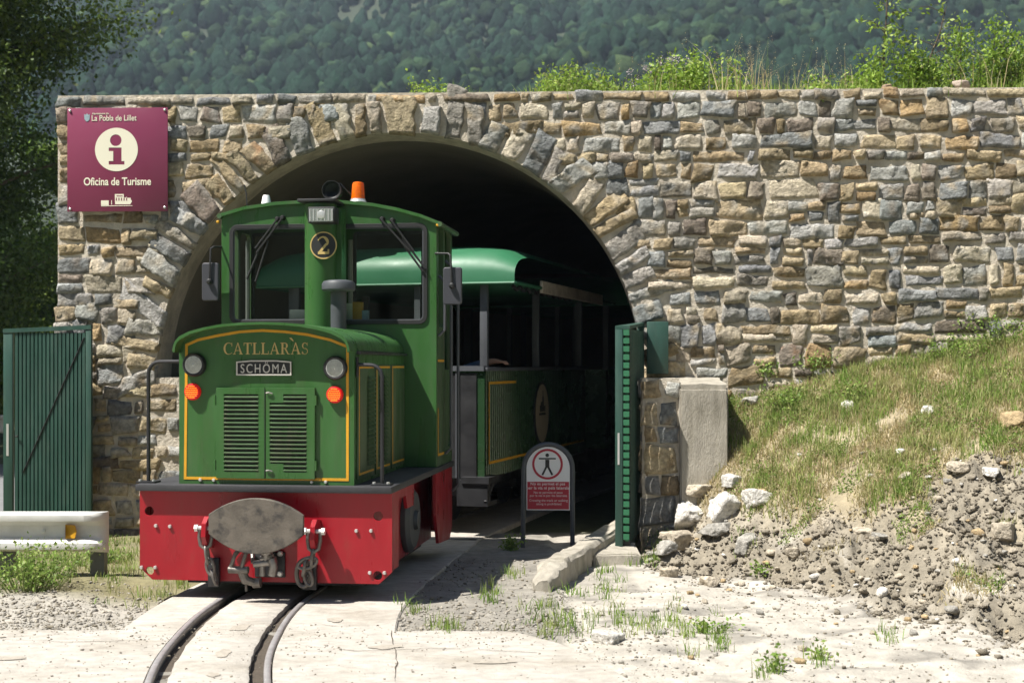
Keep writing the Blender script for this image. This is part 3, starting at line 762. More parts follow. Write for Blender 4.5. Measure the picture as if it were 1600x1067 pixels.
# lamps
for px, py in ((305, 570), (525, 575)):
    u, z = FV(px, py, .03); h = bpy.data.objects.new('headlight', None); link(h, loco)
    lathe_y(MB(), [(.084, -.02), (.084, .012), (.076, .024), (.064, .022), (.062, -.02), (0, -.021)], u, .012, z, 32).build('rim', 'rubber', h)
    lathe_y(MB(), [(.026, -.012), (.036, -.004), (.047, .006), (.0605, .016), (.062, .019)], u, .010, z, 32).build('bowl', 'reflector', h)
    lathe_y(MB(), [(.028, -.010), (.027, .004), (.022, .010), (.018, .005), (.014, .006), (.012, .014), (0, .016)], u, .006, z, 24).build('bulb_shield', 'lamp_chrome', h)
    lathe_y(MB(), [(.0625, .0195), (.05, .024), (.025, .028), (.012, .029), (0, .0295)], u, .012, z, 32).build('lens', 'lens', h)
for px, py in ((301.5, 612), (523.5, 616.5)):
    u, z = FV(px, py, .03); h = bpy.data.objects.new('marker_lamp', None); link(h, loco)
    lathe_y(MB(), [(.060, 0), (.060, .018), (.054, .030), (.046, .034), (0, .036)], u, .035, z, 32).build('lens', 'red_lens', h)
    mb = MB()
    for r_ in range(7):
        dz = (r_-3)*.0135; half = math.sqrt(max(0, .047**2-dz*dz)); m_ = max(2, int(half*2/.0115))
        for c_ in range(m_):
            uu = -half+.006+c_*(2*half-.012)/max(1, m_-1); mb.box(u+uu-.0042, u+uu+.0042, -.0050, .001, z+dz-.0026, z+dz+.0026)
    mb.build('lit_led', 'led', h, smooth=0)
# lettering: broad serif capitals drawn as strokes
def serif(mb, word, cx, cz, wd, ht, y, mi=0):
    def bar(x0, x1, z0, z1): return [(x0, z0), (x1, z0), (x1, z1), (x0, z1)]
    def arc(cx, cz, rx, rz, a0, a1, t0, t1, n=14):
        o, i = [], []
        for k in range(n+1):
            t = k/n; a = RAD(a0+(a1-a0)*t); th = t0+(t1-t0)*math.sin(PI*t); o.append((cx+rx*math.cos(a), cz+rz*math.sin(a))); i.append((cx+(rx-th)*math.cos(a), cz+(rz-th*.5)*math.sin(a)))
        return o+list(reversed(i))
    S = .055; G = {}
    G['T'] = (.78, [bar(.30, .48, 0, 1), bar(0, .78, .93, 1), bar(0, .05, .74, .935), bar(.73, .78, .74, .935), bar(.19, .59, 0, S)])
    G['L'] = (.76, [bar(.11, .29, 0, 1), bar(0, .40, 1-S, 1), bar(0, .74, 0, .07), bar(.69, .745, .06, .28)])
    G['A'] = (.98, [[(.10, .03), (.17, .03), (.49, .86), (.45, 1.02)], [(.45, 1.02), (.52, 1.02), (.91, .03), (.71, .03)], bar(.26, .68, .30, .36), bar(0, .27, 0, S), bar(.62, .98, 0, S)])
    G['R'] = (.92, [bar(.11, .29, 0, 1), bar(0, .30, 0, S), bar(.1, .40, 0, S*.9), bar(0, .29, 1-S, 1), arc(.42, .745, .30, .255, 95, -95, .05, .18), bar(.28, .45, .94, 1), bar(.28, .45, .49, .55), [(.38, .5), (.56, .5), (.80, .05), (.92, .05), (.92, 0), (.70, 0)]])
    G['C'] = (.86, [arc(.50, .5, .49, .52, 42, 318, .04, .19, 22), bar(.815, .865, .68, 1.0)])
    G['S'] = (.62, [arc(.31, .74, .27, .27, 20, 275, .06, .13, 18), arc(.31, .265, .30, .275, 95, -160, .13, .06, 18), bar(.53, .575, .72, 1.0), bar(.03, .075, 0, .28)])
    G['2'] = (.62, [arc(.30, .70, .28, .31, 165, -40, .05, .19, 18), [(.42, .62), (.57, .62), (.20, .10), (.04, .10)], bar(.04, .56, 0, .15), bar(.52, .60, .02, .28)])
    tot = sum(G[c][0]+.09 for c in word)-.09; sx = wd/tot; x = cx-wd/2; kk = 0
    for c in word:
        for poly in G[c][1]:
            kk += 1; n = len(poly); yy = y-.0012-.00012*(kk % 9); P = [(x+px*sx, cz-ht/2+pz*ht) for px, pz in poly]
            mb.add([(a, yy, b) for a, b in P]+[(a, y, b) for a, b in P], [tuple(range(n)) if n <= 8 else ()][0:1] if n <= 8 else [], mi) if False else None
            if n <= 8: mb.add([(a, yy, b) for a, b in P], [tuple(range(n))], mi)
            else:
                h = n//2; mb.add([(a, yy, b) for a, b in P], [(i, i+1, n-2-i, n-1-i) for i in range(h-1)], mi)
        x += (G[c][0]+.09)*sx
    return mb
ua, za = FV(349, 544, .03); ub, zb = FV(481, 545, .03)
mb = MB(); serif(mb, 'CATLLARAS', (ua+ub)/2, (za+zb)/2, ub-ua, .082, .0335)
ug, zg = FV(456, 531, .03); mb.add([(ug-.02, .0325, zg+.014), (ug-.004, .0325, zg+.016), (ug+.014, .0325, zg-.008), (ug+.006, .0325, zg-.010)], [(0, 1, 2, 3)])
mb.build('name_lettering', 'gold', loco, smooth=0, fix=False)
npz = [FV(370, 575, .03), FV(456, 575, .03)]
cu_, cz_ = (npz[0][0]+npz[1][0])/2, (npz[0][1]+npz[1][1])/2; hw = (npz[1][0]-npz[0][0])/2
po = [(cu_-hw, cz_-.052), (cu_+hw, cz_-.052), (cu_+hw, cz_+.046), (cu_+hw*.45, cz_+.055), (cu_-hw*.45, cz_+.055), (cu_-hw, cz_+.046)]
npl = bpy.data.objects.new('name_plate', None); link(npl, loco)
mb = MB(); plate(mb, [po], .022, .034); mb.build('plate', 'rubber', npl, smooth=0)
mb = MB(); plate(mb, [po, inset(po, .009)], .015, .023); put_text(mb, 'SCHÖMA', cu_, cz_+.004, .0205, hw*1.68, .078, half=.0025, bold=.0, space=1.28)
mb.build('raised_lettering', 'cast', npl, smooth=0)
# oval buffer plate, its stalk and the pads
uc, zc = FV(400, 821, -.24)
hwu = abs(FV(474, 821, -.24)[0]-FV(326, 821, -.24)[0])/2
op = []
for k in range(15): t = -1+2*k/14; op.append((uc+t*hwu, zc+.075+.115*(1-abs(t)**2.1)))
for k in range(15): t = 1-2*k/14; op.append((uc+t*hwu, zc-.060-.135*(1-abs(t)**2.1)))
mb = MB(); plate(mb, [op], -.25, -.215, .006); mb.build('buffer_plate', 'buffer', loco, smooth=40)
mb = MB(); mb.tube([(uc, -.215, zc), (uc, .01, zc)], .075, 16); mb.box(uc-.16, uc+.16, -.05, 0, zc-.14, zc+.1, bev=.01); mb.build('buffer_stalk', 'black', loco)
# lifting eyes with shackles either side
for px, py, side in ((323, 832, -1), (492, 837, 1)):
    e = bpy.data.objects.new('lifting_eye', None); link(e, loco)
    u, z = FV(px, py, -.10)
    mb = MB()
    pts = [(.0, z+.10), (-.10, z+.115), (-.165, z+.07), (-.175, z-.02), (-.13, z-.09), (.0, z-.12)]
    n = len(pts); mb.add([(u-.016, v, q) for v, q in pts]+[(u+.016, v, q) for v, q in pts], [tuple(range(n)), tuple(reversed(range(n, 2*n)))]+[(i, i+n, (i+1) % n+n, (i+1) % n) for i in range(n)])
    mb.build('eye_plate', 'red', e, smooth=0)
    mb = MB(); mb.tube([(u-.075, -.12, z+.035), (u+.075, -.12, z+.035)], .016, 10)
    for q in (-1, 1): mb.tube([(u+q*.055, -.12, z+.035), (u+q*.078, -.12, z+.035)], .026, 6)
    mb.build('shackle_pin', 'zinc', e)
    mb = MB(); mb.tube([(u-.043, -.12, z+.035), (u-.045, -.125, z-.03), (u-.035, -.128, z-.085), (u, -.13, z-.112), (u+.035, -.128, z-.085), (u+.045, -.125, z-.03), (u+.043, -.12, z+.035)], .0135, 10)
    mb.build('shackle', 'chain', e)
    def link_(mb, c, d, L, wd, r, flip):
        d = Vector(d).normalized(); x = d.cross(Vector((0, 1, 0))).normalized() if not flip else Vector((0, 1, 0)); c = Vector(c)
        P = []
        for k in range(16): a = 2*PI*k/16; P.append(c+d*(math.cos(a)*L+(.3*L if math.cos(a) > 0 else -.3*L)*0)+x*math.sin(a)*wd)
        mb.tube(P, r, 8, closed=True)
    mb = MB()
    if side < 0:
        link_(mb, (u+.012, -.125, z-.15), (.15, 0, -1), .062, .026, .011, True); link_(mb, (u+.03, -.115, z-.235), (.2, 0, -1), .060, .028, .011, False); link_(mb, (u+.055, -.10, z-.31), (.3, 0, -1), .055, .026, .011, True)
    else:
        link_(mb, (u-.01, -.125, z-.15), (-.1, 0, -1), .062, .028, .012, True); link_(mb, (u-.045, -.13, z-.185), (-.9, 0, -.3), .070, .034, .013, False); link_(mb, (u-.065, -.12, z-.22), (-.2, 0, -1), .060, .03, .012, True)
        link_(mb, (u-.045, -.11, z-.29), (.3, 0, -1), .056, .028, .011, False); link_(mb, (u-.09, -.07, z-.27), (0, 0, -1), .09, .05, .016, False)
    mb.build('safety_chain', 'chain', e)
for (x0, x1, y0, y1) in ((326, 343, 871, 916), (474, 495, 876, 921)):
    a, z1_ = FV(x0, y0, -.03); b, z0_ = FV(x1, y1, -.03)
    mb = MB(); mb.box(a, b, -.05, -.008, z0_, z1_, bev=.004); mb.build('rail_guard', 'black', loco)
    mb = MB(); bolts(mb, [((a+b)/2, z1_-.04), ((a+b)/2, z1_-.10)], -.05, .011, .01); build_split(mb, 'guard_bolt', 'zinc', loco)
# coupling: bracket, screw links, brake valve
ub0, zb0 = FV(402, 862, -.02); ub1, zb1 = FV(444, 902, -.02)
mb = MB(); mb.box(ub0-.02, ub1+.004, -.018, -.002, zb1, zb0, bev=.003); mb.build('coupling_plate', 'black', loco)
mb = MB(); bolts(mb, [FV(438, 864.5, -.02), FV(438, 896, -.02)], -.018, .021, .02); build_split(mb, 'coupling_bolt', 'zinc', loco)
mb = MB()
uq, zq = FV(371, 880, -.17)
for d in (-.038, .038):
    mb.tube([(uq+d*.6+.03, -.12, zq+.10), (uq+d+.02, -.16, zq+.07), (uq+d, -.175, zq), (uq+d*1.1-.015, -.16, zq-.04)], .014, 8)
mb.tube([(uq-.065, -.16, zq-.045), (uq+.075, -.16, zq-.045)], .026, 12)
mb.tube([(uq+.02, -.15, zq-.05), (uq+.045, -.13, zq-.12), (uq+.10, -.11, zq-.14)], [.03, .036, .028], 10)
mb.tube([(uq+.045, -.12, zq-.09), (uq+.047, -.12, zq-.20)], .010, 8)
mb.tube([(uq+.09, -.10, zq-.145), (uq+.145, -.10, zq-.14)], .036, 12)
mb.build('coupling_link', 'chain', loco)
uv, zv = FV(415, 880, -.12)
mb = MB(); mb.tube([(uv-.09, -.1, zv-.01), (uv+.07, -.1, zv+.015)], [.026, .032], 12); mb.tube([(uv-.04, -.1, zv+.03), (uv+.05, -.1, zv+.045)], .022, 10)
mb.tube([(uv+.0, -.1, zv+.02), (uv+.0, -.1, zv+.085)], .025, 12); mb.lathe([(.04, 0), (.045, .01), (.045, .02), (.02, .03), (0, .03)], 12, T3(uv, -.1, zv+.06))
mb.tube([(uv+.045, -.12, zv+.03), (uv+.06, -.13, zv-.02), (uv+.045, -.12, zv-.08)], .03, 12); mb.tube([(uv-.03, -.1, zv-.02), (uv-.03, -.1, zv-.09)], .022, 10)
mb.tube([(uv-.10, -.1, zv), (uv-.12, -.05, zv+.08), (uv-.2, -.02, zv+.10), (uv-.26, -.02, zv+.03)], .013, 8)
mb.build('brake_valve', 'steel', loco)
# corner handrails
for sg, base, topx, topy in ((-1, (232, 748), 232, 564), (1, (597, 754), 598, 569)):
    u, _ = FV(base[0], base[1], .09); _, z = FV(topx, topy, .09); ue = sg*(HW+.005)
    mb = MB(); pts = [(u, .09, .81), (u, .09, z-.09)]
    for k in range(1, 6): a = PI/2*k/5; pts.append((u-sg*.085*(1-math.cos(a)), .09, z-.09+.085*math.sin(a)))
    pts.append((ue, .09, z-.003)); mb.tube(pts, .0135, 10)
    mb.box(u-.07, u+.07, .03, .15, .812, .824); mb.build('handrail', 'black', loco)
    mb = MB()
    for q in (-.05, .05): mb.lathe([(.012, 0), (.012, .012), (0, .014)], 8, T3(u+q, .06, .824))
    build_split(mb, 'rail_foot_bolt', 'zinc', loco)
    mb = MB(); mb.box(min(ue, ue+sg*.012), max(ue, ue+sg*.012), .07, .11, z-.09, z+.05, bev=.002); mb.build('handrail_bracket', 'black', loco)
# hood side doors with louvres, lining and the slotted shoulder
for k, (v0, v1) in enumerate(((.10, .62), (.66, 1.18), (1.22, 1.72))):
    mb = MB(); mb.box(HW+.001, HW+.014, v0, v1, .84, 1.66, bev=.003); mb.build('side_door', 'green_side', loco)
    mb = MB(); mb.box(HW+.0145, HW+.0165, v0+.04, v1-.04, 1.635, 1.65); mb.box(HW+.0145, HW+.0165, v0+.04, v1-.04, .875, .89)
    mb.box(HW+.0145, HW+.0165, v0+.02, v0+.035, .875, 1.65)
    mb.build('side_lining', 'yellow', loco, smooth=0)
    if k == 0 or k == 1:
        for c_ in range(2):
            mb = MB(); a0 = (v0+.10+c_*.17) if k == 1 else (v0+.28+c_*.115)
            for i in range(20):
                z = .93+i*.033; mb.add([(HW+.0145, a0, z+.022), (HW+.0145, a0+.10, z+.022), (HW+.032, a0+.10, z), (HW+.032, a0, z), (HW+.0145, a0, z-.002), (HW+.0145, a0+.10, z-.002)], [(0, 1, 2, 3)]+[(3, 2, 5, 4)])
            mb.build('side_louvre', 'green_side', loco, smooth=0, fix=False)
mb = MB()
zt, ztt = 1.80, 1.885
mb.box(HW-.055, HW+.03, .10, 1.74, 1.735, 1.752)
for i in range(9):
    v = .14+i*.195; mb.tube([(HW-.01, v, 1.75), (HW-.06, v+.12, 1.838)], .015, 6); mb.tube([(HW-.01, v+.10, 1.75), (HW-.045, v+.05, 1.81)], .008, 6)
mb.tube([(HW-.065, .12, 1.842), (HW-.065, 1.74, 1.842)], .018, 8); mb.tube([(HW-.01, .12, 1.755), (HW-.01, 1.74, 1.755)], .012, 8)
mb.build('shoulder_grating', 'black', loco)

# intake stack
u, z0_ = FV(529, 517, .95); _, zt = FV(529, 455, .95)
ust = bpy.data.objects.new('intake_stack', None); link(ust, loco)
rs = abs(FV(541, 480, .95)[0]-FV(517, 480, .95)[0])/2; rc = abs(FV(554, 440, .95)[0]-FV(503, 440, .95)[0])/2
MB().lathe([(rs+.015, 1.80), (rs+.015, z0_-.02), (rs, z0_), (rs, zt+.02)], 28, T3(u, .95, 0)).build('pipe', 'stack', ust)
MB().lathe([(rs*.9, zt-.005), (rc*.93, zt), (rc, zt+.012), (rc, zt+.055), (rc*.9, zt+.075), (rc*.6, zt+.085), (0, zt+.09)], 36, T3(u, .95, 0)).build('rain_cap', 'stack', ust)

# ------------------------------------------------------------------ cab
CV0, CV1 = 1.76, 2.52
CF = lambda px, py, v=CV0: LOC.front(px, py, v)
roofpx = [(343, 334), (382, 322.5), (430, 315.5), (480, 312.5), (528, 312.5), (580, 317), (620, 324.5), (658, 335), (687, 346.5)]
roof = [CF(*p, CV0-.03) for p in roofpx]
uL, uR = CF(346, 400)[0], CF(682, 400)[0]
def roof_z(u): return float(np.interp(u, [p[0] for p in roof], [p[1] for p in roof]))
zw0, zw1 = CF(500, 502)[1], CF(500, 354)[1]
wins = [rrect(CF(363, 420)[0], CF(482, 420)[0], zw0, zw1, .05), rrect(CF(528, 420)[0], CF(664, 420)[0], zw0-.005, zw1-.005, .05)]
def cab_outline(): 
    us = np.linspace(uL, uR, 15); return [(uL, .812)]+[(float(u_), roof_z(float(u_))-.02) for u_ in us]+[(uR, .812)]
mb = MB(); plate(mb, [cab_outline()]+wins, CV0, CV0+.035, .003); mb.build('cab_front', 'green', loco, smooth=30)
rw = [rrect(CF(397, 430, CV1)[0], CF(486, 430, CV1)[0], CF(500, 520, CV1)[1], CF(500, 366, CV1)[1], .03), rrect(CF(556, 430, CV1)[0], CF(662, 430, CV1)[0], CF(500, 520, CV1)[1], CF(500, 366, CV1)[1], .03)]
mb = MB(); plate(mb, [cab_outline()]+rw, CV1-.03, CV1, .0); mb.build('cab_rear', 'green', loco, smooth=30)
# side walls with a window opening each (drawn in v, z)
SW = Matrix(((0, 0, 1, 0), (1, 0, 0, 0), (0, 1, 0, 0), (0, 0, 0, 1)))
for uu in (uL+.017, uR-.017):
    zr = roof_z(uu)-.03
    vs, fs = curve_mesh([[(CV0+.036, .812), (CV1-.031, .812), (CV1-.031, zr), (CV0+.036, zr)], rrect(CV0+.10, CV0+.34, zw0-.05, zw1, .04), rrect(CV0+.40, CV1-.08, .95, zw1, .06)], .0165)
    MB().add(vs, fs, 0, T3(uu, 0, 0) @ SW).build('cab_side', 'green_side', loco, smooth=0)
# door-like lower panel, mullions and grab rails on the right flank
mb = MB(); mb.box(uR-.028, uR-.012, CV0+.39, CV1-.07, .85, 1.62); mb.build('cab_door', 'green_side', loco, smooth=0)
mb = MB(); mb.box(uR+.001, uR+.004, CV0+.06, CV0+.34, 1.685, 1.705); mb.box(uR+.001, uR+.004, CV0+.06, CV0+.34, .90, .92); mb.box(uR+.001, uR+.004, CV0+.06, CV0+.075, .90, 1.30)
mb.build('side_lining', 'yellow', loco, smooth=0)
for v, z0_, z1_ in ((CV0+.37, .90, 2.55), (CV1-.03, .55, 2.25), (CV0+.05, 1.9, 2.4)):
    mb = MB(); mb.tube([(uR+.01, v, z0_), (uR+.06, v, z0_+.05), (uR+.06, v, z1_-.05), (uR+.01, v, z1_)], .013, 8); mb.build('grab_rail', 'darkgrey', loco)
# cab interior
mb = MB(); mb.box(uL+.04, uR-.04, CV0+.04, CV1-.04, .82, .86); mb.box(uL+.1, uR-.1, CV0+.05, CV0+.26, .86, 1.66, bev=.02)
mb.box(-.35, .3, CV1-.40, CV1-.06, .86, 1.32, bev=.03); mb.box(-.35, .3, CV1-.12, CV1-.05, 1.32, 1.62, bev=.03)
mb.build('control_desk', 'black', loco)
for px0, px1, py0, py1, mt in ((453, 480, 484, 497, 'grey_metal'), (551, 566, 472, 497, 'yellow'), (541, 551, 474, 497, 'cream'), (566, 575, 485, 497, 'crest')):
    a, zt = CF(px0, py0, CV0+.1); b, zb_ = CF(px1, py1, CV0+.1); mb = MB(); mb.box(a, b, CV0+.09, CV0+.15, zw0-.02, zt, bev=.003); mb.build('dashboard_box', mt, loco)
mb = MB()
for px in (387, 548): uu = CF(px, 430, CV0+.5)[0]; mb.tube([(uu, CV0+.5, 1.0), (uu, CV0+.5, 2.75)], .02, 8)
build_split(mb, 'cab_post', 'frame_grey', loco)
# roof
mb = MB(); top = roof; n = len(top)
und = [(u_, z-.028) for u_, z in reversed(top)]
mb.loft([[(u_, v, z) for u_, z in top+und] for v in (CV0-.035, CV1+.06)]); mb.build('cab_roof', 'green', loco, smooth=50)
mb = MB()
for uu in (roof[0][0], roof[-1][0]): mb.tube([(uu, CV0-.04, roof_z(uu)-.02), (uu, CV1+.06, roof_z(uu)-.02)], .022, 8)
build_split(mb, 'gutter', 'green_side', loco)
# window rubbers, bright bead and glass
for w_ in wins:
    mb = MB(); plate(mb, [inset(w_, .028) if False else inset(w_, -.022), inset(w_, .012)], CV0-.014, CV0+.002, .002); mb.build('window_seal', 'rubber', loco, smooth=30)
    mb = MB(); plate(mb, [inset(w_, .010), inset(w_, .020)], CV0-.006, CV0+.004); mb.build('window_bead', 'darkgrey', loco, smooth=30)
    mb = MB(); plate(mb, [inset(w_, .011)], CV0+.010, CV0+.016); mb.build('window_pane', 'glass', loco, smooth=0)
for w_ in rw:
    mb = MB(); plate(mb, [inset(w_, -.015), inset(w_, .015)], CV1-.04, CV1-.028); mb.build('window_seal', 'rubber', loco, smooth=30)
# wipers: an upper arm with its blade on each pane, double rods
for (x0, y0, x1, y1, x2, y2, x3, y3) in ((440, 340, 400, 395, 418, 376, 398, 440), (596, 342, 640, 392, 622, 372, 660, 424), (612, 344, 646, 392, 628, 372, 664, 420), (432, 342, 398, 388, 410, 376, 384, 436)):
    a, b, c, d = [CF(*q, CV0-.05) for q in ((x0, y0), (x1, y1), (x2, y2), (x3, y3))]
    mb = MB(); mb.tube([(a[0], CV0-.02, a[1]), (a[0], CV0-.045, a[1]-.01), (b[0], CV0-.035, b[1])], .009, 6); mb.tube([(c[0], CV0-.028, c[1]), (d[0], CV0-.024, d[1])], .010, 6)
    lathe_y(mb, [(.022, 0), (.022, .03), (.012, .045), (0, .045)], a[0], CV0, a[1], 10); mb.build('wiper', 'rubber', loco)
# exhaust column carrying the number and the top lamp
uc, _ = CF(501, 420, CV0-.16); rcol = abs(CF(526, 420, CV0-.16)[0]-CF(478, 420, CV0-.16)[0])/2
_, ztop = CF(500, 320, CV0-.16)
col_ = bpy.data.objects.new('exhaust_column', None); link(col_, loco)
MB().lathe([(rcol, 1.80), (rcol, ztop), (rcol*.9, ztop+.005), (0, ztop+.005)], 40, T3(uc, CV0-.16, 0)).build('casing', 'green', col_, smooth=40)
mb = MB(); mb.box(uc+rcol*.80, uc+rcol+.045, CV0-.16, CV0-.002, 1.9, ztop-.03); mb.build('cover_strip', 'green', col_, smooth=0)
mb = MB(); mb.box(uc-rcol-.02, uc+rcol+.03, CV0-.33, CV0, ztop+.006, ztop+.03, bev=.004); mb.build('cap', 'rubber', col_)
disc = bpy.data.objects.new('number_disc', None); link(disc, col_)
ud, zd = CF(504, 383, CV0-.33); vd = CV0-.16-rcol-.012
lathe_y(MB(), [(.112, 0), (.112, .006), (.102, .006), (.102, .004)], ud, vd+.004, zd, 36).build('disc_rim', 'gold', col_)
lathe_y(MB(), [(.1055, .0), (.1055, .0048), (0, .0048)], ud, vd+.004, zd, 36).build('disc_face', 'rubber', col_)
mb = MB(); serif(mb, '2', ud, zd, .105, .145, vd-.0025); mb.build('disc_number', 'gold', col_, smooth=0, fix=False)
bpy.data.objects.remove(disc)
lt = bpy.data.objects.new('top_headlight', None); link(lt, loco)
a, zt = CF(480, 323, CV0-.42); b, zb_ = CF(522, 348, CV0-.42); vl = CV0-.16-rcol
mb = MB(); mb.box(a, b, vl-.11, vl+.03, zb_, zt, bev=.008); mb.build('housing', 'rubber', lt)
mb = MB(); plate(mb, [[(a+.010, zb_+.012), (b-.012, zb_+.012), (b-.012, zt-.014), (a+.010, zt-.014)]], vl-.116, vl-.111); mb.build('reflector', 'lamp_chrome', lt)
mb = MB(); lathe_y(mb, [(.03, 0), (.035, .004), (.03, .01), (.0, .012)], (a+b)/2, vl-.115, (zt+zb_)/2, 14)
for i in range(7): uu = a+.02+i*(b-a-.04)/6; mb.box(uu-.004, uu+.004, vl-.121, vl-.117, zb_+.02, zt-.022)
mb.build('lens_ribs', 'zinc', lt, smooth=0)
# beacon, horn, aerial cone, clearance lamps
ub_, zb_ = CF(559.5, 312, CV0+.25); bc = bpy.data.objects.new('beacon', None); link(bc, loco)
zr = roof_z(ub_); hB = (313-278)/FPX*11.4
MB().lathe([(.075, zr-.01), (.075, zr+.025), (.064, zr+.04), (.062, zr+.05)], 24, T3(ub_, CV0+.25, 0)).build('base', 'zinc', bc)
MB().lathe([(.060, zr+.045), (.058, zr+.06), (.050, zr+hB-.02), (.044, zr+hB), (.02, zr+hB+.006), (0, zr+hB+.007)], 24, T3(ub_, CV0+.25, 0)).build('lens', 'orange', bc)
uh, zh = CF(521, 299, CV0+.2)
lathe_y(MB(), [(.035, -.22), (.035, -.08), (.05, -.03), (.080, .02), (.084, .02), (.084, .005), (.07, .0), (.03, -.05), (.0, -.06)], uh, CV0+.15, zh, 28).build('horn', 'rubber', loco)
mb = MB(); mb.tube([(uh+.05, CV0+.2, zh+.07), (ub_-.04, CV0+.25, zr+.06)], .008, 6); mb.box(uh-.05, uh+.05, CV0+.1, CV0+.25, roof_z(uh), zh-.07); mb.build('horn_bracket', 'black', loco, smooth=0)
ua_, za_ = CF(416, 316, CV0+.25); zr = roof_z(ua_)
MB().lathe([(.050, zr-.005), (.048, zr+.01), (.030, zr+.105), (.026, zr+.113), (0, zr+.115)], 24, T3(ua_, CV0+.25, 0)).build('aerial_cone', 'white', loco)
mb = MB(); zr = roof_z(CF(385, 330)[0]); u_ = CF(385, 330)[0]; mb.tube([(u_, CV0+.02, zr-.02), (u_-.01, CV0+.03, zr+.11), (u_-.035, CV0+.05, zr+.19)], .005, 6); mb.build('whip_aerial', 'rubber', loco)
for px, py in ((341, 347), (684, 352)):
    u_, z_ = CF(px, py, CV0-.02); lathe_y(MB(), [(.013, 0), (.013, .014), (.008, .02), (0, .022)], u_, CV0-.02, z_, 12).build('clearance_lamp', 'yellow', loco)
for px in (386, 405, 450, 462, 572, 574):
    pass
# mirrors on their arms
for sg, x0, x1, y0, y1, attach in ((-1, 317, 343, 411, 470, (345, 388)), (1, 693, 722, 418, 476, (681, 398))):
    vM = CV0-.10 if sg < 0 else CV0-.05
    a, zt = CF(x0, y0, vM); b, zb_ = CF(x1, y1, vM); mid = (a+b)/2
    mr_ = bpy.data.objects.new('wing_mirror', None); link(mr_, loco)
    mb = MB(); plate(mb, [rrect(a, b, zb_, zt, .022)], vM-.03, vM+.015, .008); mb.build('case', 'mirror_case', mr_, smooth=40)
    mb = MB(); plate(mb, [rrect(a+.012, b-.012, zb_+.012, zt-.012, .015)], vM+.016, vM+.019); mb.build('glass', 'lamp_chrome', mr_, smooth=0)
    lathe_y(MB(), [(.024, 0), (.024, .025), (.012, .04), (0, .04)], mid, vM-.03, (zt+zb_)/2, 14).build('pivot', 'rubber', mr_)
    ue, ze = CF(*attach, CV0); mb = MB()
    mb.tube([(mid, vM-.045, (zt+zb_)/2), (mid-sg*.012, vM-.045, ze-.015), (mid-sg*.03, vM-.03, ze), (ue-sg*.005, CV0+.0, ze+.01)], .009, 8); mb.build('arm', 'rubber', mr_)

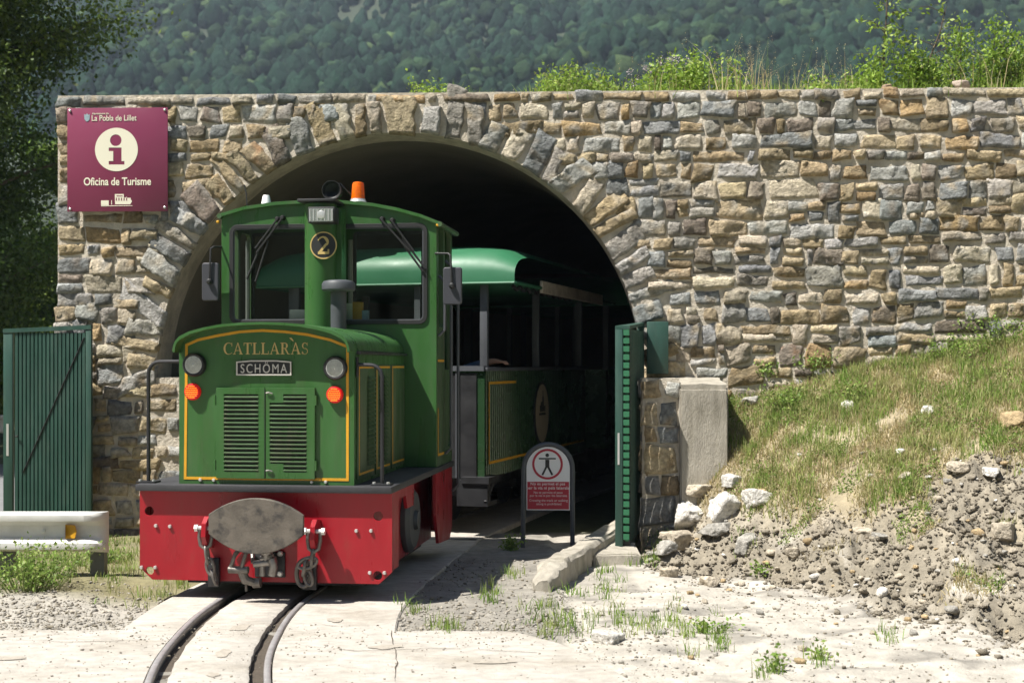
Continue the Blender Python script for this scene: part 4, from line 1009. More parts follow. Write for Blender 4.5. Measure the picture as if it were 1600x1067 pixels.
# ------------------------------------------------------------------ coaches
def make_coach(frame, label):
    co = empty('coach', (frame.X0, frame.Y0, 0), -frame.a, label, 'coach', 'coaches behind the locomotive')
    BWc, L, z0, zs = 1.05, 4.35, .56, 1.60
    sp = lambda name, mb, m, sm=35: mb.build(name, m, co, smooth=sm)
    # boarded flanks: one board after another with a V joint
    for sg in (1, -1):
        mb = MB(); nb = 62; d = L/nb
        ring = []
        for i in range(nb):
            v = .06+i*d
            ring += [(sg*(BWc-.016), v), (sg*(BWc-.006), v+d*.12), (sg*(BWc-.001), v+d*.3), (sg*(BWc+.001), v+d*.5), (sg*(BWc-.001), v+d*.7), (sg*(BWc-.006), v+d*.88)]
        mb.loft([[(u, v, z) for u, v in ring] for z in (z0, zs)], cap=False, closed=False); sp('side_panel', mb, 'coach_green')
        mb = MB(); mb.box(min(sg*(BWc-.05), sg*(BWc+.03)), max(sg*(BWc-.05), sg*(BWc+.03)), 0, L+.1, zs, zs+.035, bev=.006); sp('sill_rail', mb, 'darkgrey')
        mb = MB(); a, b = sorted((sg*(BWc+.003), sg*(BWc+.006)))
        mb.box(a, b, .13, 1.1, 1.47, 1.495); mb.box(a, b, .13, L-.1, .69, .715); mb.box(a, b, .13, .15, .715, 1.47); sp('side_lining', mb, 'yellow', 0)
        for v in (.10, 2.05, 4.15):
            mb = MB(); mb.box(min(sg*(BWc-.07), sg*(BWc+.005)), max(sg*(BWc-.07), sg*(BWc+.005)), v-.03, v+.03, zs+.035, 2.47, bev=.004); sp('roof_post', mb, 'darkgrey')
        # oval badge
        bd = bpy.data.objects.new('oval_badge', None); link(bd, co)
        vb, zb = 2.12, 1.12
        FL = Matrix(((0, 0, sg, 0), (sg, 0, 0, 0), (0, 1, 0, 0), (0, 0, 0, 1)))
        vs, fs = curve_mesh([circ(0, 0, .30, 36, .335)], .008); MB().add(vs, fs, 0, T3(sg*(BWc+.012), vb, zb) @ FL).build('badge_face', 'badge', bd, smooth=0)
        vs, fs = curve_mesh([circ(0, 0, .315, 36, .35), circ(0, 0, .29, 36, .325)], .009); MB().add(vs, fs, 0, T3(sg*(BWc+.013), vb, zb) @ FL).build('badge_rim', 'black', bd, smooth=0)
        mb = MB()
        for pl in ([(-.10, .02), (-.10, .09), (-.06, .09), (-.06, .13), (-.02, .13), (-.02, .02)], [(.0, .02), (.0, .17), (.02, .20), (.02, .25), (.035, .25), (.035, .20), (.06, .17), (.06, .02)], [(.08, .02), (.08, .08), (.13, .08), (.13, .02)], [(-.13, -.02), (-.13, .005), (.14, .005), (.14, -.02)]):
            vs, fs = curve_mesh([pl], .002); mb.add(vs, fs, 0, T3(sg*(BWc+.022), vb, zb) @ FL)
        mb.build('badge_drawing', 'black', bd, smooth=0)
    # front end, lower panels and corner pillars
    mb = MB(); mb.box(-BWc, BWc, .0, .05, z0, zs); sp('end_panel', mb, 'coach_green', 0)
    mb = MB()
    for u in (-.9, -.45, 0, .45, .78): mb.box(u-.02, u+.02, -.02, 0, z0, zs)
    mb.box(-BWc, BWc, -.03, .06, zs, zs+.05); build_split(mb, 'end_rib', 'darkgrey', co, 0)
    mb = MB()
    for u in (-.95, -.35, .35, .62): mb.box(u-.03, u+.03, .02, .07, zs+.05, 2.47)
    build_split(mb, 'end_post', 'darkgrey', co, 0)
    mb = MB(); mb.box(.70, .97, -.012, -.001, z0, zs-.02); sp('end_door', mb, 'black', 0)
    # roof with a rounded nose
    RW, zr0, zr1 = 1.36, 2.45, 2.86
    rings = []
    for v, k in ((-.03, .0), (-.03, .30), (-.01, .48), (.04, .64), (.12, .79), (.24, .90), (.42, .97), (.65, 1.), (L+.35, 1.)):
        ring = []
        for i in range(25):
            t = -1+2*i/24; ring.append((RW*t, v, zr0+(zr1-zr0)*k*(1-abs(t)**11*.26-.07*t*t)))
        rings.append(ring)
    mb = MB(); mb.loft(rings, cap=False, closed=False)
    mb.loft([[(RW*(-1+2*i/24), v, zr0-.004) for i in range(25)] for v in (-.02, L+.35)], cap=False, closed=False); sp('roof', mb, 'roof_green', 40)
    mb = MB()
    for sg in (1, -1):
        mb.tube([(sg*RW, -.02, zr0), (sg*RW, L+.35, zr0)], .018, 8)
    mb.tube([(-RW, -.025, zr0-.002), (RW, -.025, zr0-.002)], .016, 8); build_split(mb, 'roof_edge', 'roof_green', co)
    mb = MB(); mb.box(RW-.01, RW+.02, .95, 3.9, zr0-.05, zr0+.075, bev=.006); sp('rolled_blind', mb, 'mortar', 0)
    mb = MB(); mb.tube([(RW-.03, .02+.04*i, zr0-.03-.03*math.sin(i*.5)**2) for i in range(60)], .02, 6); sp('blind_cord', mb, 'black')
    # floor, benches, running gear
    mb = MB(); mb.box(-BWc+.01, BWc-.01, .05, L, z0-.02, z0+.05); sp('floor', mb, 'black', 0)
    mb = MB()
    for v in (.55, 1.45, 2.35, 3.25):
        bn = MB(); bn.box(-.95, .95, v, v+.42, z0+.40, z0+.45, bev=.01); bn.box(-.95, .95, v+.42, v+.46, z0+.45, z0+.92, bev=.01); bn.box(-.9, .9, v+.1, v+.36, z0+.05, z0+.40); sp('bench', bn, 'wood_seat')
    mb = MB(); mb.box(-.75, .75, .1, L, .38, .54); mb.box(-.55, .55, .3, 1.5, .22, .38); mb.box(-.55, .55, L-1.5, L-.3, .22, .38)
    for v in (.5, 1.2, L-1.2, L-.5):
        for sg in (1, -1): mb.lathe([(0, -.03), (.22, -.03), (.22, .03), (0, .03)], 20, T3(sg*.32, v, .23) @ Matrix.Rotation(PI/2, 4, 'Y'))
    mb.box(-.06, .06, -.45, .1, .40, .48); sp('bogie', mb, 'black', 0)
    mb = MB(); mb.box(BWc-.25, BWc+.06, -.10, .22, .30, .34); mb.box(BWc-.25, BWc+.06, -.10, .0, .34, .55); mb.tube([(BWc+.04, -.1, .34), (BWc+.04, .22, .56)], .02, 6); mb.box(BWc-.2, BWc+.08, -.12, .25, .52, .58); sp('step', mb, 'black', 0)
    return co
coach = make_coach(COA, 'open sided green coach with rounded roof directly behind the locomotive')
c2 = coach.copy(); COL.objects.link(c2); c2['label'] = 'second green coach farther back in the dark of the tunnel'
for ch in coach.children:
    if not any(k in ch.name for k in ('side_panel', 'sill_rail', 'roof', 'end_panel', 'floor', 'bench', 'bogie', 'post')): continue
    d = ch.copy(); COL.objects.link(d); d.parent = c2
c2.location = (COA.X0+5.0*math.sin(RAD(18)), COA.Y0+5.0*math.cos(RAD(18)), 0); c2.rotation_euler = (0, 0, -RAD(24))

# ------------------------------------------------------------------ person riding in the coach, arm along the sill
def skin_person():
    P = {'pel': (.30, .70, 1.00), 'sp1': (.31, .69, 1.20), 'sp2': (.33, .66, 1.42), 'nk': (.35, .63, 1.66), 'nk2': (.355, .61, 1.73), 'hd1': (.36, .595, 1.80), 'hd2': (.36, .59, 1.88), 'hd3': (.36, .60, 1.945),
         'shR': (.53, .66, 1.56), 'elR': (.80, .62, 1.665), 'wrR': (1.00, .52, 1.70), 'haR': (1.05, .50, 1.695), 'shL': (.14, .62, 1.55), 'elL': (.10, .50, 1.30), 'wrL': (.20, .30, 1.18), 'haL': (.24, .24, 1.17),
         'hipR': (.40, .66, 1.0), 'knR': (.42, .24, 1.03), 'anR': (.43, .22, .66), 'hipL': (.20, .66, 1.0), 'knL': (.18, .24, 1.03), 'anL': (.18, .22, .66), 'ftR': (.43, .10, .635), 'ftL': (.18, .10, .635)}
    R = {'pel': .145, 'sp1': .135, 'sp2': .15, 'nk': .062, 'nk2': .056, 'hd1': .072, 'hd2': .085, 'hd3': .065, 'shR': .068, 'elR': .047, 'wrR': .029, 'haR': .034, 'shL': .068, 'elL': .046, 'wrL': .030, 'haL': .036,
         'hipR': .09, 'knR': .062, 'anR': .042, 'hipL': .09, 'knL': .062, 'anL': .042, 'ftR': .04, 'ftL': .04}
    E = [('pel', 'sp1'), ('sp1', 'sp2'), ('sp2', 'nk'), ('nk', 'nk2'), ('nk2', 'hd1'), ('hd1', 'hd2'), ('hd2', 'hd3'), ('sp2', 'shR'), ('shR', 'elR'), ('elR', 'wrR'), ('wrR', 'haR'), ('sp2', 'shL'), ('shL', 'elL'), ('elL', 'wrL'), ('wrL', 'haL'),
         ('pel', 'hipR'), ('hipR', 'knR'), ('knR', 'anR'), ('pel', 'hipL'), ('hipL', 'knL'), ('knL', 'anL'), ('anR', 'ftR'), ('anL', 'ftL')]
    for nm, base, d in (('R', Vector(P['haR']), Vector((.75, -.25, -.12))), ('L', Vector(P['haL']), Vector((.4, -.9, -.1)))):
        d.normalize(); sd = d.cross(Vector((0, 0, 1))).normalized()
        for k, (o, ln) in enumerate(((-.030, .062), (-.010, .074), (.010, .078), (.029, .070))):
            a = base+sd*o+d*.03; b = a+d*ln*.55+Vector((0, 0, .006)); c = b+d*ln*.45+Vector((0, 0, -.022))
            for q, (n_, p_) in enumerate((('a', a), ('b', b), ('c', c))): P[f'{nm}{k}{n_}'] = tuple(p_); R[f'{nm}{k}{n_}'] = .0095-.001*q
            E += [(f'ha{nm}', f'{nm}{k}a'), (f'{nm}{k}a', f'{nm}{k}b'), (f'{nm}{k}b', f'{nm}{k}c')]
        a = base-sd*.035; b = a-sd*.02+d*.03; c = b+d*.028
        for n_, p_ in (('ta', a), ('tb', b), ('tc', c)): P[nm+n_] = tuple(p_); R[nm+n_] = .0105
        E += [(f'ha{nm}', nm+'ta'), (nm+'ta', nm+'tb'), (nm+'tb', nm+'tc')]
    keys = list(P); me = bpy.data.meshes.new('skel'); me.from_pydata([P[k] for k in keys], [(keys.index(a), keys.index(b)) for a, b in E], [])
    o = bpy.data.objects.new('skel', me); COL.objects.link(o)
    md = o.modifiers.new('s', 'SKIN'); o.modifiers.new('d', 'SUBSURF').levels = 2; o.modifiers['d'].render_levels = 2
    lay = me.skin_vertices[0] if len(me.skin_vertices) else None
    if lay is None:
        bm = bmesh.new(); bm.from_mesh(me); bm.verts.layers.skin.verify(); bm.to_mesh(me); bm.free(); lay = me.skin_vertices[0]
    for k, sv in zip(keys, lay.data): sv.radius = (R[k], R[k]); sv.use_root = (k == 'pel')
    dg = bpy.context.evaluated_depsgraph_get(); dg.update()
    out = bpy.data.meshes.new_from_object(o.evaluated_get(dg)); bpy.data.objects.remove(o); bpy.data.meshes.remove(me)
    return out
bm_ = skin_person(); bm_.name = 'person'
pt = empty('person', (COA.X0, COA.Y0, 0), -COA.a, 'passenger in a blue shirt resting an arm on the coach sill', 'person')
for m in ('skin', 'shirt', 'black'): bm_.materials.append(M[m])
for p in bm_.polygons:
    c = p.center; p.use_smooth = True
    if c.z < 1.06: p.material_index = 2
    elif c.z < 1.675 and (c.x < .86): p.material_index = 1
    elif c.z < 1.75 and .42 < c.x < .86: p.material_index = 1
    else: p.material_index = 0
link(bpy.data.objects.new('body', bm_), pt)
mb = MB()
bmh = bmesh.new(); bmesh.ops.create_icosphere(bmh, subdivisions=3, radius=1)
for q in bmh.verts:
    d = q.co.copy(); q.co = Vector((.36+d.x*.092, .612+d.y*.100, 1.90+d.z*.085)); 
    if d.y < -.25 and d.z < .45: q.co.y += .09
mb.bm(bmh); mb.build('hair', 'hair', pt)
mb = MB(); mb.tube([(.36, .50, 1.865), (.36, .488, 1.84), (.36, .505, 1.832)], [.008, .014, .010], 8)
for sx in (-.033, .033): mb.lathe([(0, -.006), (.011, 0), (0, .006)], 10, T3(.36+sx, .512, 1.873) @ Matrix.Rotation(PI/2, 4, 'X'))
mb.tube([(.335, .513, 1.805), (.36, .508, 1.802), (.385, .513, 1.805)], .006, 6)
for sx in (-.088, .088): mb.lathe([(0, -.02), (.02, -.012), (.026, 0), (.02, .012), (0, .02)], 10, T3(.36+sx, .60, 1.855) @ Matrix.Rotation(PI/2, 4, 'Y'))
mb.build('face_features', 'skin', pt)

# ------------------------------------------------------------------ tourist office board
WF = WALL.front
bv = -.085
c0, c1 = WF(105, 331, bv), WF(262, 168, bv)
board = empty('information_sign', wz(0, 0, 0), -WALL.a, 'square maroon tourist office board screwed to the upper left of the stone wall', 'sign')
SLT = RAD(.55)
bcx, bcz, bw, bh = (c0[0]+c1[0])/2, (c0[1]+c1[1])/2, (c1[0]-c0[0])/2, (c1[1]-c0[1])/2
mb = MB(); mb.box(bcx-bw, bcx+bw, bv, bv+.012, bcz-bh, bcz+bh, bev=.003); mb.build('board', 'maroon', board)
mb = MB()
for q in (-1, 1): mb.box(bcx-bw*.9, bcx+bw*.9, bv+.013, -.03, bcz+q*bh*.7-.02, bcz+q*bh*.7+.02)
build_split(mb, 'mounting_rail', 'darkgrey', board, smooth=0)
B = lambda px, py: WF(px, py, bv)
yb = bv-.0015
mb = MB(); ci = B(182, 234); rr = B(215.5, 234)[0]-ci[0]
dot = B(181, 219.5); rd = B(190, 219)[0]-dot[0]
ip = [B(x, y) for x, y in ((170, 231), (190, 231), (190, 252), (194.5, 252), (194.5, 257.5), (170, 257.5), (170, 252), (177, 252), (177, 236.5), (170, 236.5))]
plate(mb, [circ(*ci, rr, 48), circ(*dot, rd, 24), ip], yb-.001, yb+.001); mb.build('information_symbol', 'cream', board, smooth=0)
mb = MB()
a = B(131, 284); b = B(236, 284); put_text(mb, 'Oficina de Turisme', (a[0]+b[0])/2, a[1], yb, b[0]-a[0], .078, bold=.018)
mb.build('title_lettering', 'cream', board, smooth=0); mb = MB(); a = B(143.5, 185.5); b = B(213.5, 185.5); put_text(mb, 'La Pobla de Lillet', (a[0]+b[0])/2, a[1]+.003, yb, b[0]-a[0], .056, bold=.006)
a = B(144, 178.3); b = B(170, 178.3); put_text(mb, 'Ajuntament de', (a[0]+b[0])/2, a[1], yb, b[0]-a[0], .024, bold=.01)
mb.build('town_lettering', 'cream', board, smooth=0)
mb = MB(); sh = [B(x, y) for x, y in ((131.5, 178.5), (134, 180), (136, 177.5), (138, 180), (140.5, 178.5), (140, 187), (138, 189.5), (136, 190.5), (134, 189.5), (132, 187))]
plate(mb, [sh], yb-.001, yb+.001); mb.build('town_crest', 'crest', board, smooth=0)
mb = MB()
for pl in (((158, 313.5), (170, 313.5), (170, 321), (158, 321)), ((179.5, 303.5), (193.5, 303.5), (193.5, 309), (197, 309), (197.5, 307.5), (199, 309.5), (204.5, 309.5), (204.5, 313), (206, 313), (206, 315.5), (203.5, 319.5), (180, 319.5)), ((174, 313), (175, 313), (175, 320), (174, 320)), ((158, 321.5), (207, 321.2), (207, 322), (158, 322.6))):
    plate(mb, [[B(*q) for q in pl]], yb-.001, yb+.001)
mb.build('building_drawing', 'cream', board, smooth=0)
mb = MB()
for i in range(5): q = B(182+i*4, 311.5); mb.box(q[0]-.005, q[0]+.005, yb-.002, yb-.0012, q[1]-.014, q[1]+.014)
q = B(187, 306.5); mb.box(q[0]-.03, q[0]+.03, yb-.002, yb-.0012, q[1]-.004, q[1]+.004); mb.build('drawing_windows', 'maroon', board, smooth=0)
for q in ((109.5, 173.5), (257.5, 172), (109.5, 327), (257.5, 324.5)):
    mb = MB(); p = B(*q); mb.lathe([(.013, 0), (.013, .006), (.006, .012), (0, .013)], 10, T3(p[0], bv, p[1]) @ Matrix.Rotation(PI/2, 4, 'X')); mb.build('screw', 'zinc', board)

# ------------------------------------------------------------------ no-crossing sign
Ys = 12.35; SG = Frame(*at(857, 850, Ys)[:2], RAD(2))
ns_ = empty('prohibition_sign', (SG.X0, SG.Y0, 0), -SG.a, 'white and red no crossing sign in a grey hooped pipe frame before the dark tunnel', 'sign')
S_ = lambda px, py: SG.front(px, py, -.02)
uo = S_(818.5, 740)[0]; ur = S_(894.5, 740)[0]; ztop = S_(857, 694)[1]; um = (uo+ur)/2; R_ = (ur-uo)/2
mb = MB(); pts = [(uo-.01, 0, -.1), (uo-.005, 0, .5), (uo, 0, ztop-R_)]
for k in range(1, 20): a = PI-PI*k/20; pts.append((um+R_*math.cos(a), 0, ztop-R_+R_*math.sin(a)))
pts += [(ur, 0, ztop-R_), (ur, 0, .5), (ur, 0, -.1)]
mb.tube(pts, .0215, 12); mb.build('hoop_frame', 'darkgrey', ns_)
Rp = R_-.024; zb_ = S_(857, 797)[1]; zmid = S_(857, 752.5)[1]
pan = [(um-Rp, zb_), (um+Rp, zb_)]+[(um+Rp*math.cos(PI*k/24), ztop-R_+Rp*math.sin(PI*k/24)) for k in range(25)]
mb = MB(); plate(mb, [pan], -.012, .0); mb.build('panel', 'white', ns_, smooth=0)
mb = MB(); plate(mb, [[(um-Rp+.008, zb_+.009), (um+Rp-.008, zb_+.009), (um+Rp-.008, zmid), (um-Rp+.008, zmid)]], -.015, -.013)
cz = S_(855.5, 725); rr = abs(S_(879.5, 725)[0]-S_(831.5, 725)[0])/2
plate(mb, [circ(*cz, rr, 40), circ(*cz, rr*.855, 40)], -.0155, -.0135); mb.build('red_field', 'sign_red', ns_, smooth=0)
mb = MB(); q = lambda x, y: S_(x, y)
plate(mb, [circ(*q(855, 711), .017, 16)], -.016, -.0135)
for pl in (((842, 715.3), (868.5, 715.3), (868.5, 717.5), (842, 717.5)), ((852, 718), (858.3, 718), (858.3, 729), (864.5, 741.5), (861.5, 742.5), (855, 730), (848.8, 742.5), (846, 741.5), (852, 729)),): plate(mb, [[q(*p) for p in pl]], -.0158, -.0135)
mb.build('figure', 'black', ns_, smooth=0)
mb = MB()
for s, y, x0, x1, h in (("No es permet el pas", 756.2, 829, 883, .034), ("per la via ni pels laterals", 762.6, 823, 889, .036), ("No se permite el paso", 769.6, 834, 879, .026), ("por la vía ni por los laterales", 774.5, 828, 886, .027), ("Crossing the track or walking", 782, 827, 887, .028), ("along is prohibited", 787.5, 838, 877, .027)):
    a, b = q(x0, y), q(x1, y); put_text(mb, s, (a[0]+b[0])/2, a[1], -.016, b[0]-a[0], h, half=.0008, bold=.012 if y < 765 else .0)
mb.build('sign_lettering', 'sign_text', ns_, smooth=0)

# ------------------------------------------------------------------ green gates
gl = empty('gate', (0, 0, 0), 0, 'green slatted gate leaf folded open past the left end of the wall', 'gate', 'gates of the tunnel mouth')
pR, pL = at(145, 508, 12.96), at(8, 514, 13.06)
gl.location = (pL[0], pL[1], 0); th = math.atan2(pR[1]-pL[1], pR[0]-pL[0]); gl.rotation_euler = (0, 0, th)
GW = math.hypot(pR[0]-pL[0], pR[1]-pL[1]); zl, zr_ = pL[2], pR[2]
mb = MB(); mb.box(.0, .095, -.04, .0, .08, zl-.045, bev=.004); mb.box(.097, .25-.0, -.01, .03, .08, zl-.05) if False else None
mb.build('stile', 'gate_green', gl)
mb = MB(); mb.box(-.085+.0, -.002, -.035, .06, .08, zl-.04, bev=.004); mb.build('stile', 'gate_green', gl) if False else None
mb = MB(); mb.box(GW-.055, GW, -.04, .0, .08, zr_-.045, bev=.004); mb.build('stile', 'gate_green', gl)
mb = MB(); mb.add([(0, -.045, zl-.04), (GW, -.045, zr_-.04), (GW, .0, zr_-.04), (0, .0, zl-.04), (0, -.045, zl), (GW, -.045, zr_), (GW, .0, zr_), (0, .0, zl)], [(0, 1, 5, 4), (1, 2, 6, 5), (2, 3, 7, 6), (3, 0, 4, 7), (4, 5, 6, 7), (3, 2, 1, 0)])
mb.box(.1, GW-.06, -.04, .0, .08, .13); mb.build('rail', 'gate_green', gl, smooth=0)
nsl = 18
for i in range(nsl):
    x = .105+i*(GW-.17)/nsl
    mb = MB(); mb.add([(x, -.014, .13), (x+.016, -.034, .13), (x+.041, -.034, .13), (x+.046, -.006, .13), (x, -.014, zl-.04), (x+.016, -.034, zl-.04), (x+.041, -.034, zl-.04), (x+.046, -.006, zl-.04)], [(0, 1, 5, 4), (1, 2, 6, 5), (2, 3, 7, 6), (3, 0, 4, 7), (4, 5, 6, 7), (3, 2, 1, 0)])
    mb.build('slat', 'gate_green', gl, smooth=0)
mb = MB(); mb.tube([(.20, -.037, .62), (GW-.07, -.037, zr_-.12)], .007, 8); mb.build('shadow_bar', 'black', gl)  # thin black bar added in place of a diagonal shadow across the slats
mb = MB(); mb.box(.034, .058, -.044, -.040, .78, 1.09); mb.build('lock_plate', 'zinc', gl, smooth=0)
mb = MB(); mb.tube([(.13, -.05, .97), (.16, -.06, .97)], .009, 8); mb.build('bolt', 'rubber', gl)

gr = empty('gate', (0, 0, 0), 0, 'green slatted gate leaf standing edge on at the right of the tunnel mouth', 'gate', 'gates of the tunnel mouth')
a, b = at(976, 509, 11.85), at(1002, 504, 12.9)
gr.location = (a[0], a[1], 0); th = math.atan2(b[1]-a[1], b[0]-a[0]); gr.rotation_euler = (0, 0, th); GL = math.hypot(b[0]-a[0], b[1]-a[1])
zt0, zt1 = a[2], b[2]
mb = MB(); mb.box(0, .05, .018, .085, .02, zt0-.02, bev=.004); mb.build('stile', 'gate_green', gr)
mb = MB(); mb.box(.035, .05, -.045, .018, .02, zt0-.03); mb.build('back_stile', 'rubber', gr, smooth=0)
mb = MB(); mb.box(GL-.06, GL, -.03, .03, .02, zt1-.02, bev=.004); mb.build('stile', 'gate_green', gr)
mb = MB(); mb.add([(0, -.045, zt0-.03), (GL, -.03, zt1-.03), (GL, .03, zt1-.03), (0, .085, zt0-.03), (0, -.045, zt0), (GL, -.03, zt1), (GL, .03, zt1), (0, .085, zt0)], [(0, 1, 5, 4), (1, 2, 6, 5), (2, 3, 7, 6), (3, 0, 4, 7), (4, 5, 6, 7), (3, 2, 1, 0)])
mb.box(.05, GL-.06, -.02, .02, .03, .09); mb.build('rail', 'gate_green', gr, smooth=0)
for i in range(16):
    x = .07+i*(GL-.14)/16; mb = MB(); mb.add([(x, -.012, .09), (x+.018, -.03, .09), (x+.046, -.03, .09), (x+.05, -.006, .09), (x, -.012, 1.98), (x+.018, -.03, 1.98), (x+.046, -.03, 1.98), (x+.05, -.006, 1.98)], [(0, 1, 5, 4), (1, 2, 6, 5), (2, 3, 7, 6), (3, 0, 4, 7), (4, 5, 6, 7), (3, 2, 1, 0)])
    mb.build('slat', 'gate_green', gr, smooth=0)
mb = MB()
for i in range(26): z = .12+i*.072; mb.box(.0, .036, -.040, .012, z, z+.05)
mb.box(.0345, .0352, -.030, .0, .10, 1.98)
mb.build('sunlit_edge_strip', 'roof_green', gr, smooth=0)  # brighter green than the leaf, painting the slat edges as sunlit
mb = MB(); mb.box(-.005, -.001, .045, .062, .78, 1.06); mb.build('lock_plate', 'zinc', gr, smooth=0)
gp = WF(1010, 600, -.03)[0], WF(1043, 505, -.03)[0]
gpost = empty('gate_post', wz(0, 0, 0), -WALL.a, 'short wide green steel post standing behind the right gate above the stone pier', 'post')
mb = MB(); mb.box(gp[0], gp[1], -.16, -.085, 1.575, WF(1026, 503, -.05)[1], bev=.005); mb.build('post_plate', 'gate_green', gpost)

# ------------------------------------------------------------------ crash barrier left, with its flared end
def barrier(name, x0, x1, Y, zmid, label, post_x):
    br = empty(name, (x0, Y, 0), 0, label, 'guardrail', 'crash barriers at the left')
    prof = [(.01, .155), (-.05, .152), (-.072, .135), (-.075, .115), (-.070, .085), (.010, .045), (.014, .02), (.014, -.02), (.010, -.045), (-.070, -.085), (-.075, -.115), (-.072, -.135), (-.05, -.152), (.01, -.155), (.014, -.150), (-.045, -.145), (-.062, -.115), (.018, -.035), (.018, .035), (-.062, .115), (-.045, .145), (.014, .150)]
    mb = MB(); L = x1-x0; rings = []
    for x in np.linspace(0, L-.16, 14): rings.append([(float(x), y, zmid+z) for y, z in prof])
    mb.loft(rings); mb.build('beam', 'galv', br)
    mb = MB(); rings = []
    for k in range(9):
        t = k/8; x = L-.16+.16*math.sin(t*PI/2); yy = .10*(1-math.cos(t*PI/2)); s_ = 1+.06*t
        rings.append([(x, y*(1-t)+yy-.045*t, zmid+z*s_-.012*t) for y, z in prof])
    mb.loft(rings); mb.build('end_piece', 'galv', br)
    for px_ in post_x:
        mb = MB(); mb.prism([(px_-x0-.055, -.15), (px_-x0+.055, -.15), (px_-x0+.055, zmid+.1), (px_-x0-.055, zmid+.1)], .03, .036); mb.box(px_-x0-.055, px_-x0-.048, .036, .12, -.15, zmid+.1); mb.box(px_-x0+.048, px_-x0+.055, .036, .12, -.15, zmid+.1); mb.build('post', 'grey_metal', br, smooth=0)
    mb = MB(); 
    for q in (.5, 1.4): mb.lathe([(.018, 0), (.018, .012), (0, .016)], 8, T3(L-q, 0, zmid) @ Matrix.Rotation(PI/2, 4, 'X'))
    build_split(mb, 'beam_bolt', 'zinc', br)
    return br
Yb = 10.6; xe = at(167, 800, Yb)[0]
zm = (at(0, 797, Yb)[2]+at(0, 862, Yb)[2])/2
br = barrier('guardrail', xe-2.4, xe, Yb, zm, 'whitish steel crash barrier end with an amber reflector in front of the left gate', [at(150, 900, Yb)[0], at(8, 900, Yb)[0]])
u_ = at(110, 830, Yb)[0]-(xe-2.4); mb = MB()
vs = [(u_-.03, -.03, zm-.055), (u_-.03, -.03, zm+.055), (u_+.05, -.045, zm+.05), (u_+.062, -.045, zm), (u_+.05, -.045, zm-.05)]
mb.add(vs+[(x, y+.01, z) for x, y, z in vs], [(0, 1, 2, 3, 4), (9, 8, 7, 6, 5)]+[(i, i+5, (i+1) % 5+5, (i+1) % 5) for i in range(5)]); mb.build('reflector', 'yellow', br, smooth=0)
mb = MB(); mb.add([(u_-.034, -.026, zm-.055), (u_-.034, -.026, zm+.055), (u_-.02, -.07, zm+.03), (u_-.02, -.07, zm-.03)], [(0, 1, 2, 3)]); mb.build('reflector_holder', 'darkgrey', br, smooth=0)
br2 = barrier('guardrail', -14, -9.0, 23.8, .62, 'far crash barrier beyond the road at the left edge', [-13, -11, -9.3])

# ------------------------------------------------------------------ kerb beam and gate footing at the right of the track
kc = MB()
cl = [(.22, 9.98), (.255, 10.12), (.30, 10.35), (.36, 10.58), (.43, 10.8), (.57, 11.3), (.76, 12.0), (.98, 12.8), (1.2, 13.6), (1.6, 15.0), (2.2, 16.8)]
rings = []
for i, (x, y) in enumerate(cl):
    t = Vector(cl[min(i+1, len(cl)-1)])-Vector(cl[max(i-1, 0)]); t.normalize(); nx_, ny_ = t.y, -t.x
    ht = .145+.03*noise.noise((i*1.3, 0, 0)); wd = .10+.03*noise.noise((i*2.1, 3, 0)); zb_ = -.1
    if i < 2: ht *= (.35, .75)[i]; wd *= (.6, .85)[i]
    rings.append([(x-nx_*wd, y-ny_*wd, zb_), (x-nx_*wd*1.0, y-ny_*wd, ht-.03), (x-nx_*(wd-.03), y-ny_*(wd-.03), ht), (x+nx_*(wd-.03), y+ny_*(wd-.03), ht+.01*noise.noise((i, 1, 1))), (x+nx_*wd, y+ny_*wd, ht-.03), (x+nx_*wd, y+ny_*wd, zb_)])
kc.loft(rings)
bm = bmesh.new(); me = bpy.data.meshes.new('t'); me.from_pydata(kc.v, [], kc.f); bm.from_mesh(me); bpy.data.meshes.remove(me)
bmesh.ops.subdivide_edges(bm, edges=bm.edges[:], cuts=4, use_grid_fill=True)
for q in bm.verts: p = q.co*9; q.co += Vector((noise.noise(p), noise.noise(p+Vector((5, 1, 2))), noise.noise(p+Vector((9, 4, 7)))))*.020+Vector((noise.noise(p*3), noise.noise(p*3+Vector((1, 1, 1))), noise.noise(p*3+Vector((2, 1, 2)))))*.010
k2 = MB(); k2.bm(bm); o = k2.build('kerb_beam', 'concrete', smooth=45); tag(o, 'broken ended concrete kerb beam running into the tunnel past the no crossing sign', 'kerb')
fb = MB(); x0, y0, _ = at(925, 885, 11.35); x1 = at(1003, 885, 11.35)[0]
bm = bmesh.new(); bmesh.ops.create_cube(bm, size=1); bmesh.ops.bevel(bm, geom=bm.edges[:], offset=.05, segments=2, affect='EDGES'); bmesh.ops.subdivide_edges(bm, edges=bm.edges[:], cuts=4, use_grid_fill=True)
for q in bm.verts: p = Vector(((x0+x1)/2+q.co.x*(x1-x0), y0+.5+q.co.y*1.0, -.02+q.co.z*.16)); q.co = p+Vector((noise.noise(p*7), noise.noise(p*7+Vector((3, 3, 3))), noise.noise(p*7+Vector((8, 1, 1)))))*.015
fb.bm(bm); o = fb.build('gate_footing', 'concrete', smooth=45); tag(o, 'low concrete slab under the foot of the right gate', 'footing')

# ------------------------------------------------------------------ road beyond at the left
mb = MB(); mb.add([(-40, 15.6, -.035), (-4.9, 15.6, -.035), (-5.2, 23, -.035), (-40, 23, -.035)], [(0, 1, 2, 3)]); o = mb.build('road', 'asphalt', smooth=0, fix=False); tag(o, kind='structure')

